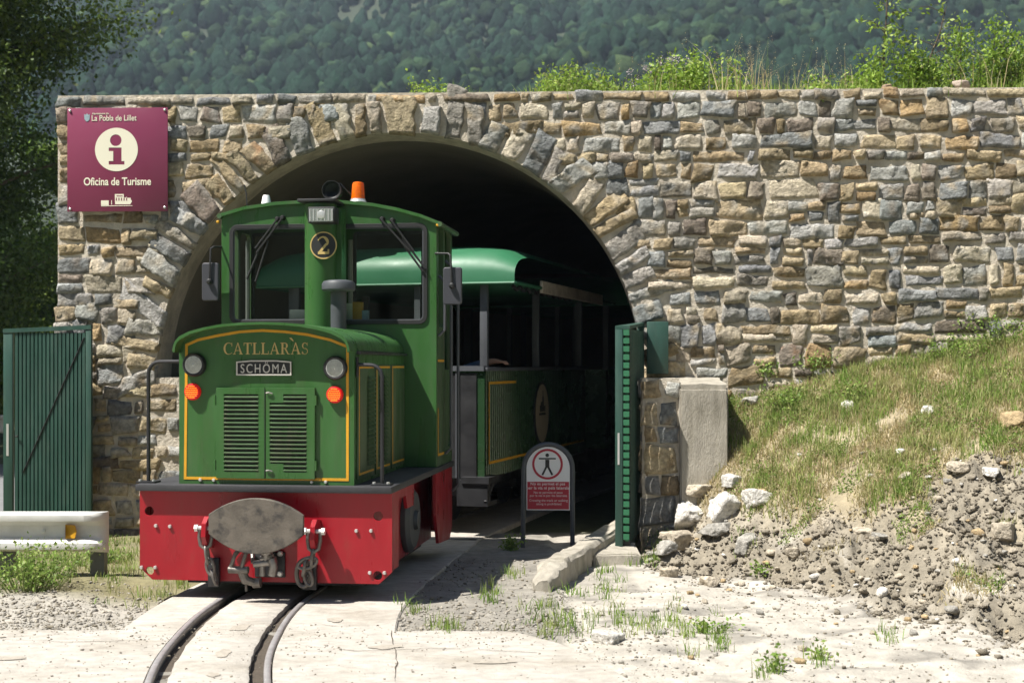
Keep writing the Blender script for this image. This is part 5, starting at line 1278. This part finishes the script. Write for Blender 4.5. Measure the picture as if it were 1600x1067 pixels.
# ------------------------------------------------------------------ stones, clods, gravel
def gz(x, y): return ground_z(x, y)+clod_z(x, y)
def ground_hit(px, py):
    """where the sight line through a photo point meets the ground"""
    Y = 6.5
    while Y < 13:
        x, y, z = at(px, py, Y)
        if z <= gz(x, y): return x, y, gz(x, y)
        Y += .02
    return at(px, py, 12.9)
WHT, BEI, GRY, TAN, BRN = (.66, .63, .575), (.47, .41, .32), (.38, .36, .32), (.44, .33, .19), (.26, .19, .12)
big = [(1132, 788, 52, WHT, .85, 'white angular boulder, the tallest of the pale rocks at the foot of the bank'), (1078, 800, 44, WHT, .8, 'white block shaped rock between the pier foot and the tallest pale boulder'),
       (1088, 764, 46, BEI, .45, 'flat beige slab lying above the white rocks beside the pier'), (1182, 776, 32, WHT, .95, 'upright white rock right of the tallest boulder, at the edge of the clods'),
       (1066, 838, 50, BEI, .5, 'long beige rock slanting down to the gate footing'), (1118, 826, 40, GRY, .45, 'grey beige flat rock under the tallest pale boulder'), (1142, 752, 24, WHT, .8, 'small pale stone just above the tallest white boulder'), (1040, 862, 26, GRY, .6, 'small grey rock touching the grass below the pier corner'),
       (1578, 652, 40, TAN, .7, 'ochre rock half buried in the bank at the far right'), (1567, 828, 34, BEI, .85, 'cream angular rock on the bank at the right edge above the clods'), (1326, 633, 24, WHT, .7, 'white stone alone in the upper grass of the bank'), (1170, 626, 28, GRY, .6, 'pale rock in the grass beside the concrete block top'),
       (1290, 826, 20, BEI, 1.1, 'small upright tan stone in the middle of the dirt bank'), (1350, 832, 40, BEI, .45, 'flat cream stone among the cluster in mid bank'), (1374, 838, 24, GRY, .5, 'thin grey slab beside the flat cream stone in mid bank'), (1413, 745, 20, BEI, .6, 'cream stone at the upper end of the pale rubble streak'),
       (1110, 908, 26, BEI, .6, 'pale block half buried in clods near the lower left of the bank'), (1046, 892, 26, BEI, .8, 'round pinkish stone at the left tip of the clod heap'), (955, 995, 46, WHT, .4, 'flat white stone set in the verge by the concrete apron'), (1165, 848, 26, GRY, 1.2, 'tall narrow grey stone standing in the clods'), (1240, 862, 22, BEI, .8, 'light stone on the clods under the bank'), (1450, 640, 26, WHT, .5, 'low white stone in the grass below the middle of the wall'), (1500, 727, 34, BEI, .45, 'flat pale slab on the bank left of the ochre rock'), (1545, 745, 26, WHT, .5, 'white flake of rock on the right of the bank')]
for k, (px, py, w_, c, sq, lab) in enumerate(big):
    x, y, z = ground_hit(px, py+w_*sq*.40); s_ = w_/FPX*y/1.75
    P, F = rock_geo(s_*1.25, 4, 13, .004, (1, .85, sq), seed=100+k); P = P @ rz_mat(k*1.7).T
    n = np.array([noise.noise(tuple(p*6/s_*.3+k)) for p in P])[:, None]; n2 = np.array([abs(noise.noise(tuple(p*2.4/s_+k*3)))+.5*abs(noise.noise(tuple(p*6/s_+k))) for p in P])[:, None]; n3 = np.array([noise.noise(tuple(p*14/s_+k)) for p in P])[:, None]; P = P*(1.06-.20*n2+.025*n3)
    cc = np.clip(np.array(c)*(1+.25*n-.45*n2+.12*n3)*RNG.uniform(.95, 1.15), .02, .75)
    o = np_mesh('rock', P, F, 'rock', cc); o.location = (x, y, z+s_*sq*.42); tag(o, lab, 'rock', 'large rocks on the bank')
# smaller loose stones
for k in range(140):
    for _ in range(30):
        px = float(RNG.uniform(1000, 1600)); py = float(RNG.uniform(700, 1040))
        x, y, z = ground_hit(px, py)
        if y < 12.6 and (dirtiness(x, y) > .2 or RNG.random() < .35 or abs((px-1250)*-.33+860-py) < 40): break
    s_ = float(np.clip(RNG.lognormal(-3.75, .42), .012, .06)); c = (WHT, BEI, GRY, TAN)[int(RNG.integers(0, 4))]
    P, F = rock_geo(s_*1.2, 2, 14, .02, (1, .8, .55)); P = P @ rz_mat(k).T
    o = np_mesh('small_stone', P, F, 'rock', np.tile(np.array(c)*RNG.uniform(.8, 1.1), (len(P), 1))); o.location = (x, y, z+s_*.3)
    tag(o, 'small loose pale stone lying on the dirt bank', 'stone', 'small loose stones on the bank')
def scatter(name, pts, sizes, cols, m='rock', rough=.05, sub=1, sq=(1, .85, .65), planes=8, fam=24):
    base = [rock_geo(1, sub, planes, rough, sq) for _ in range(fam)]
    V, F, C, n = [], [], [], 0
    for i, (p, s_) in enumerate(zip(pts, sizes)):
        P, f = base[i % fam]; P = (P @ rz_mat(float(i*2.4)).T)*s_+np.array(p); V.append(P); F.append(f+n); n += len(P); C.append(np.tile(cols[i], (len(P), 1)))
    return np_mesh(name, np.concatenate(V), np.concatenate(F), m, np.clip(np.concatenate(C), .01, .8))
# earth clods
pts, sz, cl_ = [], [], []
while len(pts) < 17000:
    x, y = float(RNG.uniform(1.0, 5.2)), float(RNG.uniform(6.8, 12.7))
    if dirtiness(x, y) < RNG.random()*.8 and not (foot_y(x)-1.5 < y < foot_y(x)+.4 and RNG.random() < .10*(1.6-(foot_y(x)-y))): continue
    s_ = float(np.clip(RNG.lognormal(-4.6, .55), .004, .042)); pts.append((x, y, gz(x, y)+s_*.25)); sz.append(s_); cl_.append(np.array((.265, .232, .18))*RNG.uniform(.75, 1.2))
tag(scatter('earth_clods', pts, sz, cl_, rough=.30, sub=2, planes=16), kind='stuff')
# gravel left, centre right and on the bare ground of the right
pts, sz, cl_ = [], [], []
while len(pts) < 9000:
    t = RNG.random()
    if t < .55: x, y = float(RNG.uniform(-6, -2.35)), float(RNG.uniform(8.3, 10.4)); ok = RNG.random() < max(.12, 1-(y-8.9)/1.2)
    elif t < .75: x, y = float(RNG.uniform(-.75, .45)), float(RNG.uniform(8.42, 11.5)); ok = RNG.random() < max(.25, 1-(y-8.6)/1.5)
    else: x, y = float(RNG.uniform(.4, 4.4)), float(RNG.uniform(6.4, 10.5)); ok = y < foot_y(x)+.3 and RNG.random() < .5
    if not ok: continue
    s_ = float(np.clip(RNG.lognormal(-4.75, .45), .004, .03)); pts.append((x, y, gz(x, y)+s_*.3)); sz.append(s_); cl_.append(np.array(((.38, .355, .31), (.31, .285, .245), (.42, .38, .31), (.24, .21, .16))[int(RNG.integers(0, 4))])*RNG.uniform(.8, 1.15))
while len(pts) < 11200:
    x, y = float(RNG.uniform(-4.5, 1.0)), float(RNG.uniform(5.8, 8.6)); e_ = abs(y-8.35)
    if RNG.random() > .25+.9*math.exp(-e_*4)+.4*(noise.noise((x*2, y*2, 6.)) > .2): continue
    s_ = float(np.clip(RNG.lognormal(-5.25, .4), .003, .014)); pts.append((x, y, s_*.2)); sz.append(s_); cl_.append(np.array(((.40, .37, .32), (.22, .19, .15), (.30, .26, .2))[int(RNG.integers(0, 3))]))
tag(scatter('gravel', pts, sz, cl_), kind='stuff')

# ------------------------------------------------------------------ grass and leaves
def blades(P, H, W_, colr, lean=.45, r=RNG):
    """bent grass blades: roots P (n,3), heights, widths, colours -> verts, tris, colours"""
    n = len(P); a = r.uniform(0, 2*PI, n); d = np.stack([np.cos(a), np.sin(a), np.zeros(n)], 1); t = r.uniform(0, 2*PI, n); sd = np.stack([np.cos(t), np.sin(t), np.zeros(n)], 1)
    L = np.abs(r.normal(0, lean, n))[:, None]; H = H[:, None]; W_ = W_[:, None]; up = np.array([[0, 0, 1.]])
    b0 = P-sd*W_/2; b1 = P+sd*W_/2; M_ = P+up*H*.55+d*H*L*.3; m0 = M_-sd*W_*.38; m1 = M_+sd*W_*.38; T = P+up*H*(1-.25*np.minimum(L, 1.5))+d*H*L*.95
    V = np.stack([b0, b1, m0, m1, T], 1).reshape(-1, 3); i = np.arange(n)[:, None]*5
    F = np.concatenate([i+np.array([[0, 1, 3]]), i+np.array([[0, 3, 2]]), i+np.array([[2, 3, 4]])]); return V, F, np.repeat(colr, 5, 0)
def leaves(P, S, colr, r=RNG, aspect=.55, nrm=None):
    n = len(P); a = r.normal(size=(n, 3))
    if nrm is not None: nrm = nrm/np.linalg.norm(nrm, axis=1)[:, None]; a -= nrm*(a*nrm).sum(1)[:, None]
    a /= np.linalg.norm(a, axis=1)[:, None]; b = r.normal(size=(n, 3)) if nrm is None else np.cross(nrm, a); b -= a*(a*b).sum(1)[:, None]; b /= np.linalg.norm(b, axis=1)[:, None]
    c = np.cross(a, b); S = S[:, None]
    V = np.stack([P-a*S, P+b*S*aspect+c*S*.12, P+a*S, P-b*S*aspect+c*S*.12], 1).reshape(-1, 3); i = np.arange(n)[:, None]*4
    return V, i+np.array([[0, 1, 2, 3]]), np.repeat(colr, 4, 0)
def pick(n, pal, r=RNG, v=.2):
    pal = np.array(pal); return np.clip(pal[r.integers(0, len(pal), n)]*r.uniform(1-v, 1+v, (n, 1)), .005, .8)
FRESH = [(.18, .29, .05), (.23, .33, .075), (.14, .23, .04), (.29, .35, .10)]
DRY = [(.48, .40, .22), (.40, .32, .17), (.54, .47, .30)]
def tufts(name, centres, per, spread, hrange, pal, wr=(.004, .008), lean=.5, zf=gz, label=None, cat=None):
    P, H, C = [], [], []
    for (x, y, k) in centres:
        m = max(2, int(per*k)); q = RNG.normal(0, spread, (m, 2)); base = np.array(pal[int(RNG.integers(0, len(pal)))])
        for dx, dy in q: P.append((x+dx, y+dy, zf(x+dx, y+dy)-.005))
        H.append(RNG.uniform(hrange[0], hrange[1], m)*(.6+.4*k)); C.append(np.clip(base*RNG.uniform(.75, 1.25, (m, 1)), .01, .7))
    P = np.array(P); H = np.concatenate(H); C = np.concatenate(C); V, F, C = blades(P, H, RNG.uniform(*wr, len(P)), C, lean)
    return np_mesh(name, V, F, 'grass', C)
# bank grass: denser toward the wall
cs_f, cs_d = [], []
while len(cs_f) < 1050:
    x, y = float(RNG.uniform(1.6, 5.6)), float(RNG.uniform(8, 12.9))
    if bank_z(x, y) < .12 or y > wall_y(x)-.04 or dirtiness(x, y) > .35+.4*(RNG.random() < .12): continue
    d = (y-foot_y(x))/(12.9-foot_y(x)); n = noise.noise((x*1.5, y*1.5, 4.))*.6+noise.noise((x*4, y*4, 9.))*.5
    if d+n*1.5 < .36+RNG.random()*.42: continue
    cs_f.append((x, y, float(np.clip(.5+d*.6+n*.4, .3, 1.3))))
while len(cs_d) < 5600:
    x, y = float(RNG.uniform(1.6, 5.6)), float(RNG.uniform(7.6, 12.9))
    if bank_z(x, y) < .12 or y > wall_y(x)-.04 or dirtiness(x, y) > .45: continue
    if noise.noise((x*2, y*2, 14.)) < -.1+RNG.random()*.15-.2*((y-foot_y(x))/4): continue
    cs_d.append((x, y, float(RNG.uniform(.4, 1.))))
tag(tufts('bank_grass', cs_f, 26, .045, (.05, .15), FRESH+[(.33, .35, .13), (.40, .38, .17), (.44, .40, .20), (.38, .35, .17)]), kind='stuff')
P, C = [], []
while len(P) < 16000:
    x, y = float(RNG.uniform(1.6, 5.6)), float(RNG.uniform(8, 12.9)); n = noise.noise((x*1.7, y*1.7, 21.))+.4*noise.noise((x*6, y*6, 2.))
    if bank_z(x, y) < .15 or y > wall_y(x)-.03 or dirtiness(x, y) > .4 or n < .1: continue
    P.append((x, y, gz(x, y)+float(RNG.uniform(.0, .06)))); C.append(np.array(FRESH[int(RNG.integers(0, 4))])*RNG.uniform(.6, 1.1))
V, F, C = leaves(np.array(P), RNG.uniform(.006, .016, len(P)), np.array(C)); tag(np_mesh('ground_cover', V, F, 'leaf', C), kind='stuff')
tag(tufts('dry_grass', cs_d, 14, .05, (.03, .10), DRY+[(.36, .30, .15), (.30, .29, .12)], lean=1.0), kind='stuff')
cs = []
while len(cs) < 1000:
    x, y = float(RNG.uniform(-6.6, -2.75)), float(RNG.uniform(9.2, 12.9))
    n = noise.noise((x*1.3, y*1.3, 2.))
    if y < 9.75-.5*n*2 and RNG.random() > .12: continue
    if x > -3.0 and y > 9.6 and RNG.random() > .5: continue
    if x > -4.0 and y < 10.75 and RNG.random() > .3: continue
    cs.append((x, y, float(np.clip(.6+n*.5, .3, 1.1))))
tag(tufts('verge_grass', cs, 22, .05, (.035, .10), FRESH+[(.34, .35, .14), (.40, .36, .19)]), kind='stuff')
cs = []
for px, py, k, sp in ((900, 985, 9, 26), (830, 950, 7, 16), (850, 980, 10, 26), (930, 930, 9, 24), (950, 900, 7, 20), (985, 870, 8, 26), (1010, 960, 10, 36), (1060, 985, 9, 34), (1100, 1000, 8, 30), (980, 975, 8, 26), (600, 948, 5, 20), (640, 952, 4, 16), (700, 985, 4, 14), (680, 984, 3, 12), (770, 900, 5, 24), (780, 940, 5, 18), (1130, 1020, 5, 22), (1205, 1052, 3, 12), (1280, 1035, 3, 12), (1390, 1000, 2, 10), (1100, 710, 14, 16), (1080, 730, 10, 14), (250, 935, 5, 16), (290, 915, 6, 18), (225, 940, 3, 14), (1040, 850, 8, 16), (1010, 880, 8, 14), (1160, 855, 4, 14), (260, 915, 6, 18)):
    for _ in range(k): x, y, z = ground_hit(float(RNG.normal(px, sp)), float(RNG.normal(py, sp*.38))); cs.append((x, y, float(RNG.uniform(.4, 1.))))
cs = [c for c in cs if not (-2.5 < c[0] < -.78 and c[1] < 13) or RNG.random() < .02]
tag(tufts('weed_tufts', cs, 20, .035, (.04, .14), FRESH), kind='stuff')

def plant(name, label, cat, base, stems, leaf_s, pal, group=None, bark='bark', stalk_r=.006, spray=.10):
    """stems: list of polylines with leaf counts"""
    root = empty(name, base, 0, label, cat, group); mb = MB(); P = []
    for pts, nl, r0 in stems:
        pts = [Vector(p) for p in pts]; mb.tube(pts, [r0*(1-.75*i/(len(pts)-1)) for i in range(len(pts))], 5)
        for _ in range(nl):
            t = float(RNG.uniform(.2, 1.0))*(len(pts)-1); i = min(int(t), len(pts)-2); p = pts[i].lerp(pts[i+1], t-i); P.append(np.array(p)+RNG.normal(0, spray, 3))
    mb.build('stem', bark, root)
    P = np.array(P); V, F, C = leaves(P, RNG.uniform(.6, 1.3, len(P))*leaf_s, pick(len(P), pal)); np_mesh('foliage', V, F, 'leaf', C, root)
    return root
LIME = [(.21, .33, .04), (.26, .38, .06), (.16, .26, .035), (.31, .40, .08)]
def bush(name, label, px0, px1, hpx, Yv, n, pal=LIME, leaf=.022, group='bushes on top of the wall', zb=4.24):
    a, b = WALL.front(px0, 140, Yv)[0], WALL.front(px1, 140, Yv)[0]; w_ = b-a; h = hpx/FPX*13.4+.10
    stems = []; c = ((a+b)/2)
    for k in range(max(6, int(w_*16))):
        u = float(RNG.uniform(-w_/2, w_/2)); e = math.sqrt(max(.05, 1-(u/(w_/2))**2)); hh = h*e*float(RNG.uniform(.55, 1.15)); lx, ly = RNG.normal(0, .09, 2)
        v0 = float(RNG.uniform(0, .45))
        stems.append(([(u*.85, v0, 0), (u+lx*.5, v0+ly*.5, hh*.55), (u+lx, v0+ly, hh)], max(3, int(n*e/max(6, w_*16))), .006))
    x, y, _ = wz(c, Yv, 0)
    return plant(name, label, 'bush', (x, y, zb), stems, leaf, pal, group, spray=.065)
bush('bush', 'small low leafy bush on the wall top above the arch', 636, 735, 17, .15, 700)
bush('bush', 'wide lime green bush spilling over the wall top right of the arch, its left half', 825, 985, 42, .2, 2600, LIME+[(.25, .27, .10)])
bush('bush', 'wide lime green bush on the wall top under the tall dry stalks', 975, 1190, 56, .25, 4600)
bush('bush', 'low straggly greenery on the wall top left of the sapling', 1260, 1365, 30, .2, 1100, LIME+[(.28, .29, .12)])
bush('bush', 'dense bright bush on the wall top around the sapling foot', 1330, 1475, 62, .3, 4200)
bush('bush', 'tall dense bush on the wall top at the right edge', 1440, 1640, 95, .4, 7000, LIME+[(.10, .17, .04)])
bush('bush', 'thin dark bush behind the others at the upper right corner', 1540, 1680, 130, 1.2, 2200, LIME)
# tall grasses on the wall top
P, H, C = [], [], []
wt = []
for px0, px1, n, h0, h1, sdz in ((830, 1000, 60, 20, 62, 0), (960, 1200, 90, 22, 75, 1), (1120, 1195, 40, 60, 118, 1), (1190, 1260, 36, 20, 70, 1), (1200, 1215, 6, 60, 100, 1), (1250, 1340, 40, 25, 95, 1), (1330, 1480, 26, 30, 70, 0), (1470, 1600, 40, 40, 120, 1), (780, 840, 10, 8, 22, 1), (400, 640, 14, 4, 10, 1)):
    for _ in range(n):
        u = WALL.front(float(RNG.uniform(px0, px1)), 140, .3)[0]; v = float(RNG.uniform(.05, .7)); wt.append((wz(u, v, 4.2), float(RNG.uniform(h0, h1))/FPX*13.4+.05, sdz if RNG.random() < .8 else 0))
P = np.array([q[0] for q in wt]); H = np.array([q[1] for q in wt])
C = np.array([np.array(DRY[int(RNG.integers(0, 3))] if q[2] else FRESH[int(RNG.integers(0, 4))])*RNG.uniform(.8, 1.2) for q in wt])
V, F, C1 = blades(P, H, np.full(len(P), .0065), C, .38)
# seed heads on the dry ones
hd = [(q, c) for q, c in zip(wt, C) if q[2]]
tp = V.reshape(-1, 5, 3)[:, 4][[i for i, q in enumerate(wt) if q[2]]]
PP = np.repeat(tp, 6, 0)+RNG.normal(0, 1, (len(tp)*6, 3))*np.array([.008, .008, .035])-np.array([0, 0, .02])
V2, F2, C2 = leaves(PP, np.full(len(PP), .0095), pick(len(PP), DRY), aspect=.3)
F2t = np.concatenate([F2[:, [0, 1, 2]], F2[:, [0, 2, 3]]])+len(V)
o = np_mesh('tall_grass', np.concatenate([V, V2]), np.concatenate([F, F2t]), 'grass', np.concatenate([C1, C2])); tag(o, kind='stuff')
# low green mat along the wall top
cs = []
for px0, px1, n in ((820, 1200, 330), (1190, 1640, 330), (640, 740, 40), (740, 820, 8)):
    for _ in range(n): u = WALL.front(float(RNG.uniform(px0, px1)), 140, .3)[0]; x, y, _z = wz(u, float(RNG.uniform(.1, 1.2)), 0); cs.append((x, y, float(RNG.uniform(.5, 1.))))
tag(tufts('wall_top_grass', cs, 16, .06, (.06, .30), LIME+FRESH, (.006, .012), .5, lambda x, y: 4.22), kind='stuff')
# purple flowers
PP = []
for px, py in ((985, 112), (1012, 108), (1035, 96), (1050, 93), (1075, 95), (990, 130), (1010, 104), (1060, 92)):
    u, z = WALL.front(px, py, .2)
    for _ in range(16): PP.append(np.array(wz(u, .2, z))+RNG.normal(0, .022, 3))
PP = np.array(PP); V, F, C = leaves(PP, np.full(len(PP), .011), pick(len(PP), [(.42, .34, .42), (.5, .42, .46)])); tag(np_mesh('flower_heads', V, F, 'leaf', C), kind='stuff')
# sapling
def sapling(px, py_top, Yv, label, lean, nb, nl, seed):
    r = np.random.default_rng(seed); u, zt = WALL.front(px, py_top, Yv); h = zt-4.2; stems = [([(0, 0, 0), (lean*.4, .02, h*.4), (lean*.8, .0, h*.75), (lean, .02, h)], int(nl*.9), .014)]
    for k in range(nb):
        t = float(r.uniform(.28, .97)); a = float(r.uniform(0, 2*PI)); L = float(r.uniform(.2, .50))*(1.2-t*.6); b = Vector((lean*t, .01, h*t)); d = Vector((math.cos(a), math.sin(a)*.7, .25))
        stems.append(([b, b+d*L*.5+Vector((0, 0, .03)), b+d*L+Vector((0, 0, -.02))], nl, .005))
    x, y, _ = wz(u, Yv, 0)
    return plant('sapling', label, 'sapling', (x, y, 4.2), stems, .026, LIME+[(.26, .33, .08)], None, spray=.035)
sapling(1378, -40, .35, 'thin young tree with airy lime leaves on the wall top', .06, 22, 15, 3)
sapling(1425, 10, .6, 'slanting young shoot right of the thin young tree', .35, 9, 10, 4)
# leafy weeds on the bank and verge
def weed(px, py, h, n, sp, label, pal=FRESH, leaf=.016):
    x, y, z = ground_hit(px, py); stems = []
    for k in range(n):
        a = float(RNG.uniform(0, 2*PI)); q = float(RNG.uniform(0, sp)); l = float(RNG.uniform(.5, 1.1))*h; bx, by = math.cos(a)*q, math.sin(a)*q
        stems.append(([(bx*.5, by*.5, 0), (bx*.9, by*.9, l*.6), (bx*1.3+.02, by*1.3, l)], 14, .003))
    return plant('weed', label, 'weed', (x, y, z), stems, leaf, pal, 'leafy weeds', bark='grass_stem', spray=.03)
M['grass_stem'] = mat('weed_stem', (.14, .18, .05), .7)
for px, py, h, n, sp, lab in ((45, 925, .34, 110, .42, 'large feathery green weed under the crash barrier'), (172, 880, .10, 14, .12, 'low weed beside the crash barrier post'), (797, 860, .12, 18, .07, 'bright leafy weed at the foot of the no crossing sign'),
                               (1555, 540, .30, 40, .35, 'tall green weed on the bank against the wall at the right edge'), (1490, 560, .22, 34, .30, 'green weed on the bank left of the tallest one by the wall'), (1270, 580, .18, 26, .22, 'leafy weed at the wall foot in the middle of the bank'),
                               (1200, 590, .16, 18, .16, 'dark leafy weed at the wall foot just right of the concrete block'), (1230, 640, .20, 34, .25, 'bushy green weed on the bank right of the concrete block'), (1330, 625, .14, 26, .26, 'spreading weed round the white stone of the upper bank'), (1095, 725, .30, 60, .18, 'fine leaved weed in front of the concrete block'),
                               (1185, 900, .05, 8, .05, 'tiny seedling on the clods'), (1210, 1050, .08, 8, .06, 'small plant at the bottom edge in the pale dirt'), (1275, 1030, .07, 7, .06, 'small seedling in the pale dirt right of the bottom plant'), (1110, 990, .06, 16, .16, 'creeping plant on the pale verge')):
    weed(px, py, h, n, sp, lab)

# ------------------------------------------------------------------ trees behind at the left
def tree(name, label, x, y, z0, h, crown, rad, nclump, per, pal, leaf, seed, droop=0.):
    r = np.random.default_rng(seed); root = empty(name, (x, y, z0), 0, label, 'tree', 'trees behind the wall at the left'); mb = MB()
    tr = [(0, 0, 0), (.1, .05, h*.3), (-.05, .1, h*.6), (.05, 0, h*.92)]; mb.tube(tr, [h*.022, h*.018, h*.011, .02], 9); P, C = [], []
    pal = np.array(pal)
    for k in range(nclump):
        t = float(r.uniform(crown, 1.0)); a = float(r.uniform(0, 2*PI)); R = rad*(1-.55*max(0, (t-.55)/.45)**1.5)*float(r.uniform(.25, 1.0)); b = Vector((0, 0, h*max(.15, t-.15)))
        e = Vector((math.cos(a)*R, math.sin(a)*R, h*t-droop*R)); mid = b.lerp(e, .5)+Vector((0, 0, .15)); mb.tube([b, mid, e], [.04, .025, .008], 5, cap=False)
        m = int(per*r.uniform(.6, 1.3)); d = (e-b).normalized(); tt = r.uniform(.35, 1.12, m)
        q = np.array([b.lerp(e, float(s_)) for s_ in tt])+r.normal(0, 1, (m, 3))*np.array([.26, .26, .13])*rad*.42
        P.append(q); C.append(np.clip(pal[r.integers(0, len(pal))]*r.uniform(.65, 1.3, (m, 1)), .004, .6))
    mb.build('trunk', 'bark', root); P = np.concatenate(P); C = np.concatenate(C)
    V, F, C = leaves(P, r.uniform(.6, 1.3, len(P))*leaf, C, r); np_mesh('crown', V, F, 'leaf', C, root); return root
DK = [(.075, .125, .028), (.095, .15, .032), (.06, .105, .025), (.14, .20, .04)]
MD = [(.13, .21, .035), (.17, .26, .045), (.10, .17, .03), (.22, .30, .06)]
tree('broadleaf_tree', 'dark leaning tree whose long boughs reach over the wall end', -9.5, 21.5, 0, 11.5, .28, 3.6, 80, 1900, DK+[(.10, .15, .03), (.07, .11, .025)], .043, 1, .10)
tree('broadleaf_tree', 'dark dense tree at the far left edge', -11.3, 23.5, 0, 12., .12, 3.4, 70, 1300, DK, .052, 2, .05)
tree('broadleaf_tree', 'bright yellow green bushy tree low behind the wall end', -10.6, 26.5, 0, 4.9, .12, 2.3, 50, 700, MD, .055, 3)
tree('broadleaf_tree', 'light green young tree peeping over the wall behind the maroon board', -9.7, 30, 0, 6.9, .3, 1.9, 34, 500, MD, .06, 4)
tree('broadleaf_tree', 'shaded green tree behind the road at the left', -13.2, 29, 0, 8.0, .1, 3.2, 50, 600, DK+MD[:1], .08, 5)
tree('broadleaf_tree', 'low dark tree closing the gap under the boughs beyond the road', -12., 33, 0, 5.0, .05, 3.4, 46, 500, DK+MD[2:3], .09, 6)

# ------------------------------------------------------------------ wooded mountainside
def hill_z(x, y):
    t = (y-150)/750
    return -9+max(0, t)*300*(1+.10*math.sin(x*.006+1))+26*noise.noise((x*.006, y*.006, 3.))+9*noise.noise((x*.02, y*.02, 1.))
hx, hy = np.linspace(-420, 420, 90), np.linspace(110, 960, 90); V = [(float(x), float(y), hill_z(x, y)) for y in hy for x in hx]
F = [(j*90+i, j*90+i+1, j*90+i+91, j*90+i+90) for j in range(89) for i in range(89)]
o = np_mesh('hillside', V, F, 'hill', smooth=True); tag(o, kind='structure')
Dd, Df = ICO[2]; bases = []
for k in range(18):
    r = np.random.default_rng(300+k); off = r.uniform(0, 99, 3)
    n1 = np.array([noise.noise(tuple(p*1.9+off)) for p in Dd]); n2 = np.array([noise.noise(tuple(p*5.5+off)) for p in Dd]); P = Dd*(1+.50*n1+.45*n2)[:, None]
    if k % 2: P[:, :2] *= np.clip(.98-P[:, 2:]*.42, .2, 1.4); P[:, 2] *= 1.35
    bases.append((P, 1+.35*n2[:, None]))
V, F, C, n = [], [], [], 0
cnt = 0
while cnt < 23000:
    y = float(RNG.uniform(190, 860)); x = float(RNG.uniform(-.43, .43))*y; z = hill_z(x, y)
    py = HOR-(z-HC)/y*FPX
    if py > 235 or py < -70: continue
    gap = noise.noise((x*.03, y*.03, 5.))
    if gap < -.40 and RNG.random() < .6: continue
    pine = noise.noise((x*.012, y*.012, 7.))+.35*RNG.normal() < .22
    k = int(RNG.integers(0, 9))*2+(1 if pine else 0); P, tint = bases[k]
    s_ = float(np.clip(RNG.lognormal(.30, .40), .75, 3.2))*(.75+y*.0007)
    P = P*s_ @ rz_mat(float(RNG.uniform(0, 6))).T+np.array([x, y, z+s_*.8])
    V.append(P); F.append(Df+n); n += len(P); cnt += 1
    c = np.array((.015, .034, .021) if pine else ((.030, .056, .027) if RNG.random() < .92 else (.065, .10, .038)))*RNG.uniform(.45, 1.45); C.append(np.clip(c*tint, .005, .5))
o = np_mesh('forest', np.concatenate(V), np.concatenate(F), 'forest_canopy' if 'forest_canopy' in M else 'forest', np.concatenate(C)); tag(o, kind='stuff')

# unseen hill ring added behind and beside the camera to hold back skylight
V, F = [], []
NAz, NR = 72, 16
for j in range(NR):
    for i in range(NAz+1):
        az = RAD(40+(280*i/NAz)); t = j/(NR-1); r = 75+240*t; x, y = math.sin(az)*r, math.cos(az)*r
        V.append((x, y, -4+150*t**1.1*(.8+.25*math.sin(az*3+1))+9*noise.noise((x*.02, y*.02, 4.))+2.5*noise.noise((x*.11, y*.11, 6.))))
for j in range(NR-1):
    for i in range(NAz): a = j*(NAz+1)+i; F.append((a, a+1, a+NAz+2, a+NAz+1))
tag(np_mesh('hillside', V, F, 'hill', smooth=True), kind='structure')

# ------------------------------------------------------------------ air
HAZE = .00033
if HAZE > 0:
    m = bpy.data.materials.new('haze'); m.use_nodes = True; n_, l_ = m.node_tree.nodes, m.node_tree.links; n_.remove(n_['Principled BSDF'])
    pv = n_.new('ShaderNodeVolumePrincipled'); pv.inputs['Color'].default_value = (.70, .84, 1.0, 1); pv.inputs['Density'].default_value = HAZE; pv.inputs['Anisotropy'].default_value = .2
    l_.new(pv.outputs[0], n_['Material Output'].inputs['Volume']); M['haze'] = m
    mb = MB(); mb.box(-1100, 1100, -80, 1100, -150, 480); tag(mb.build('haze', 'haze', smooth=0), kind='stuff')
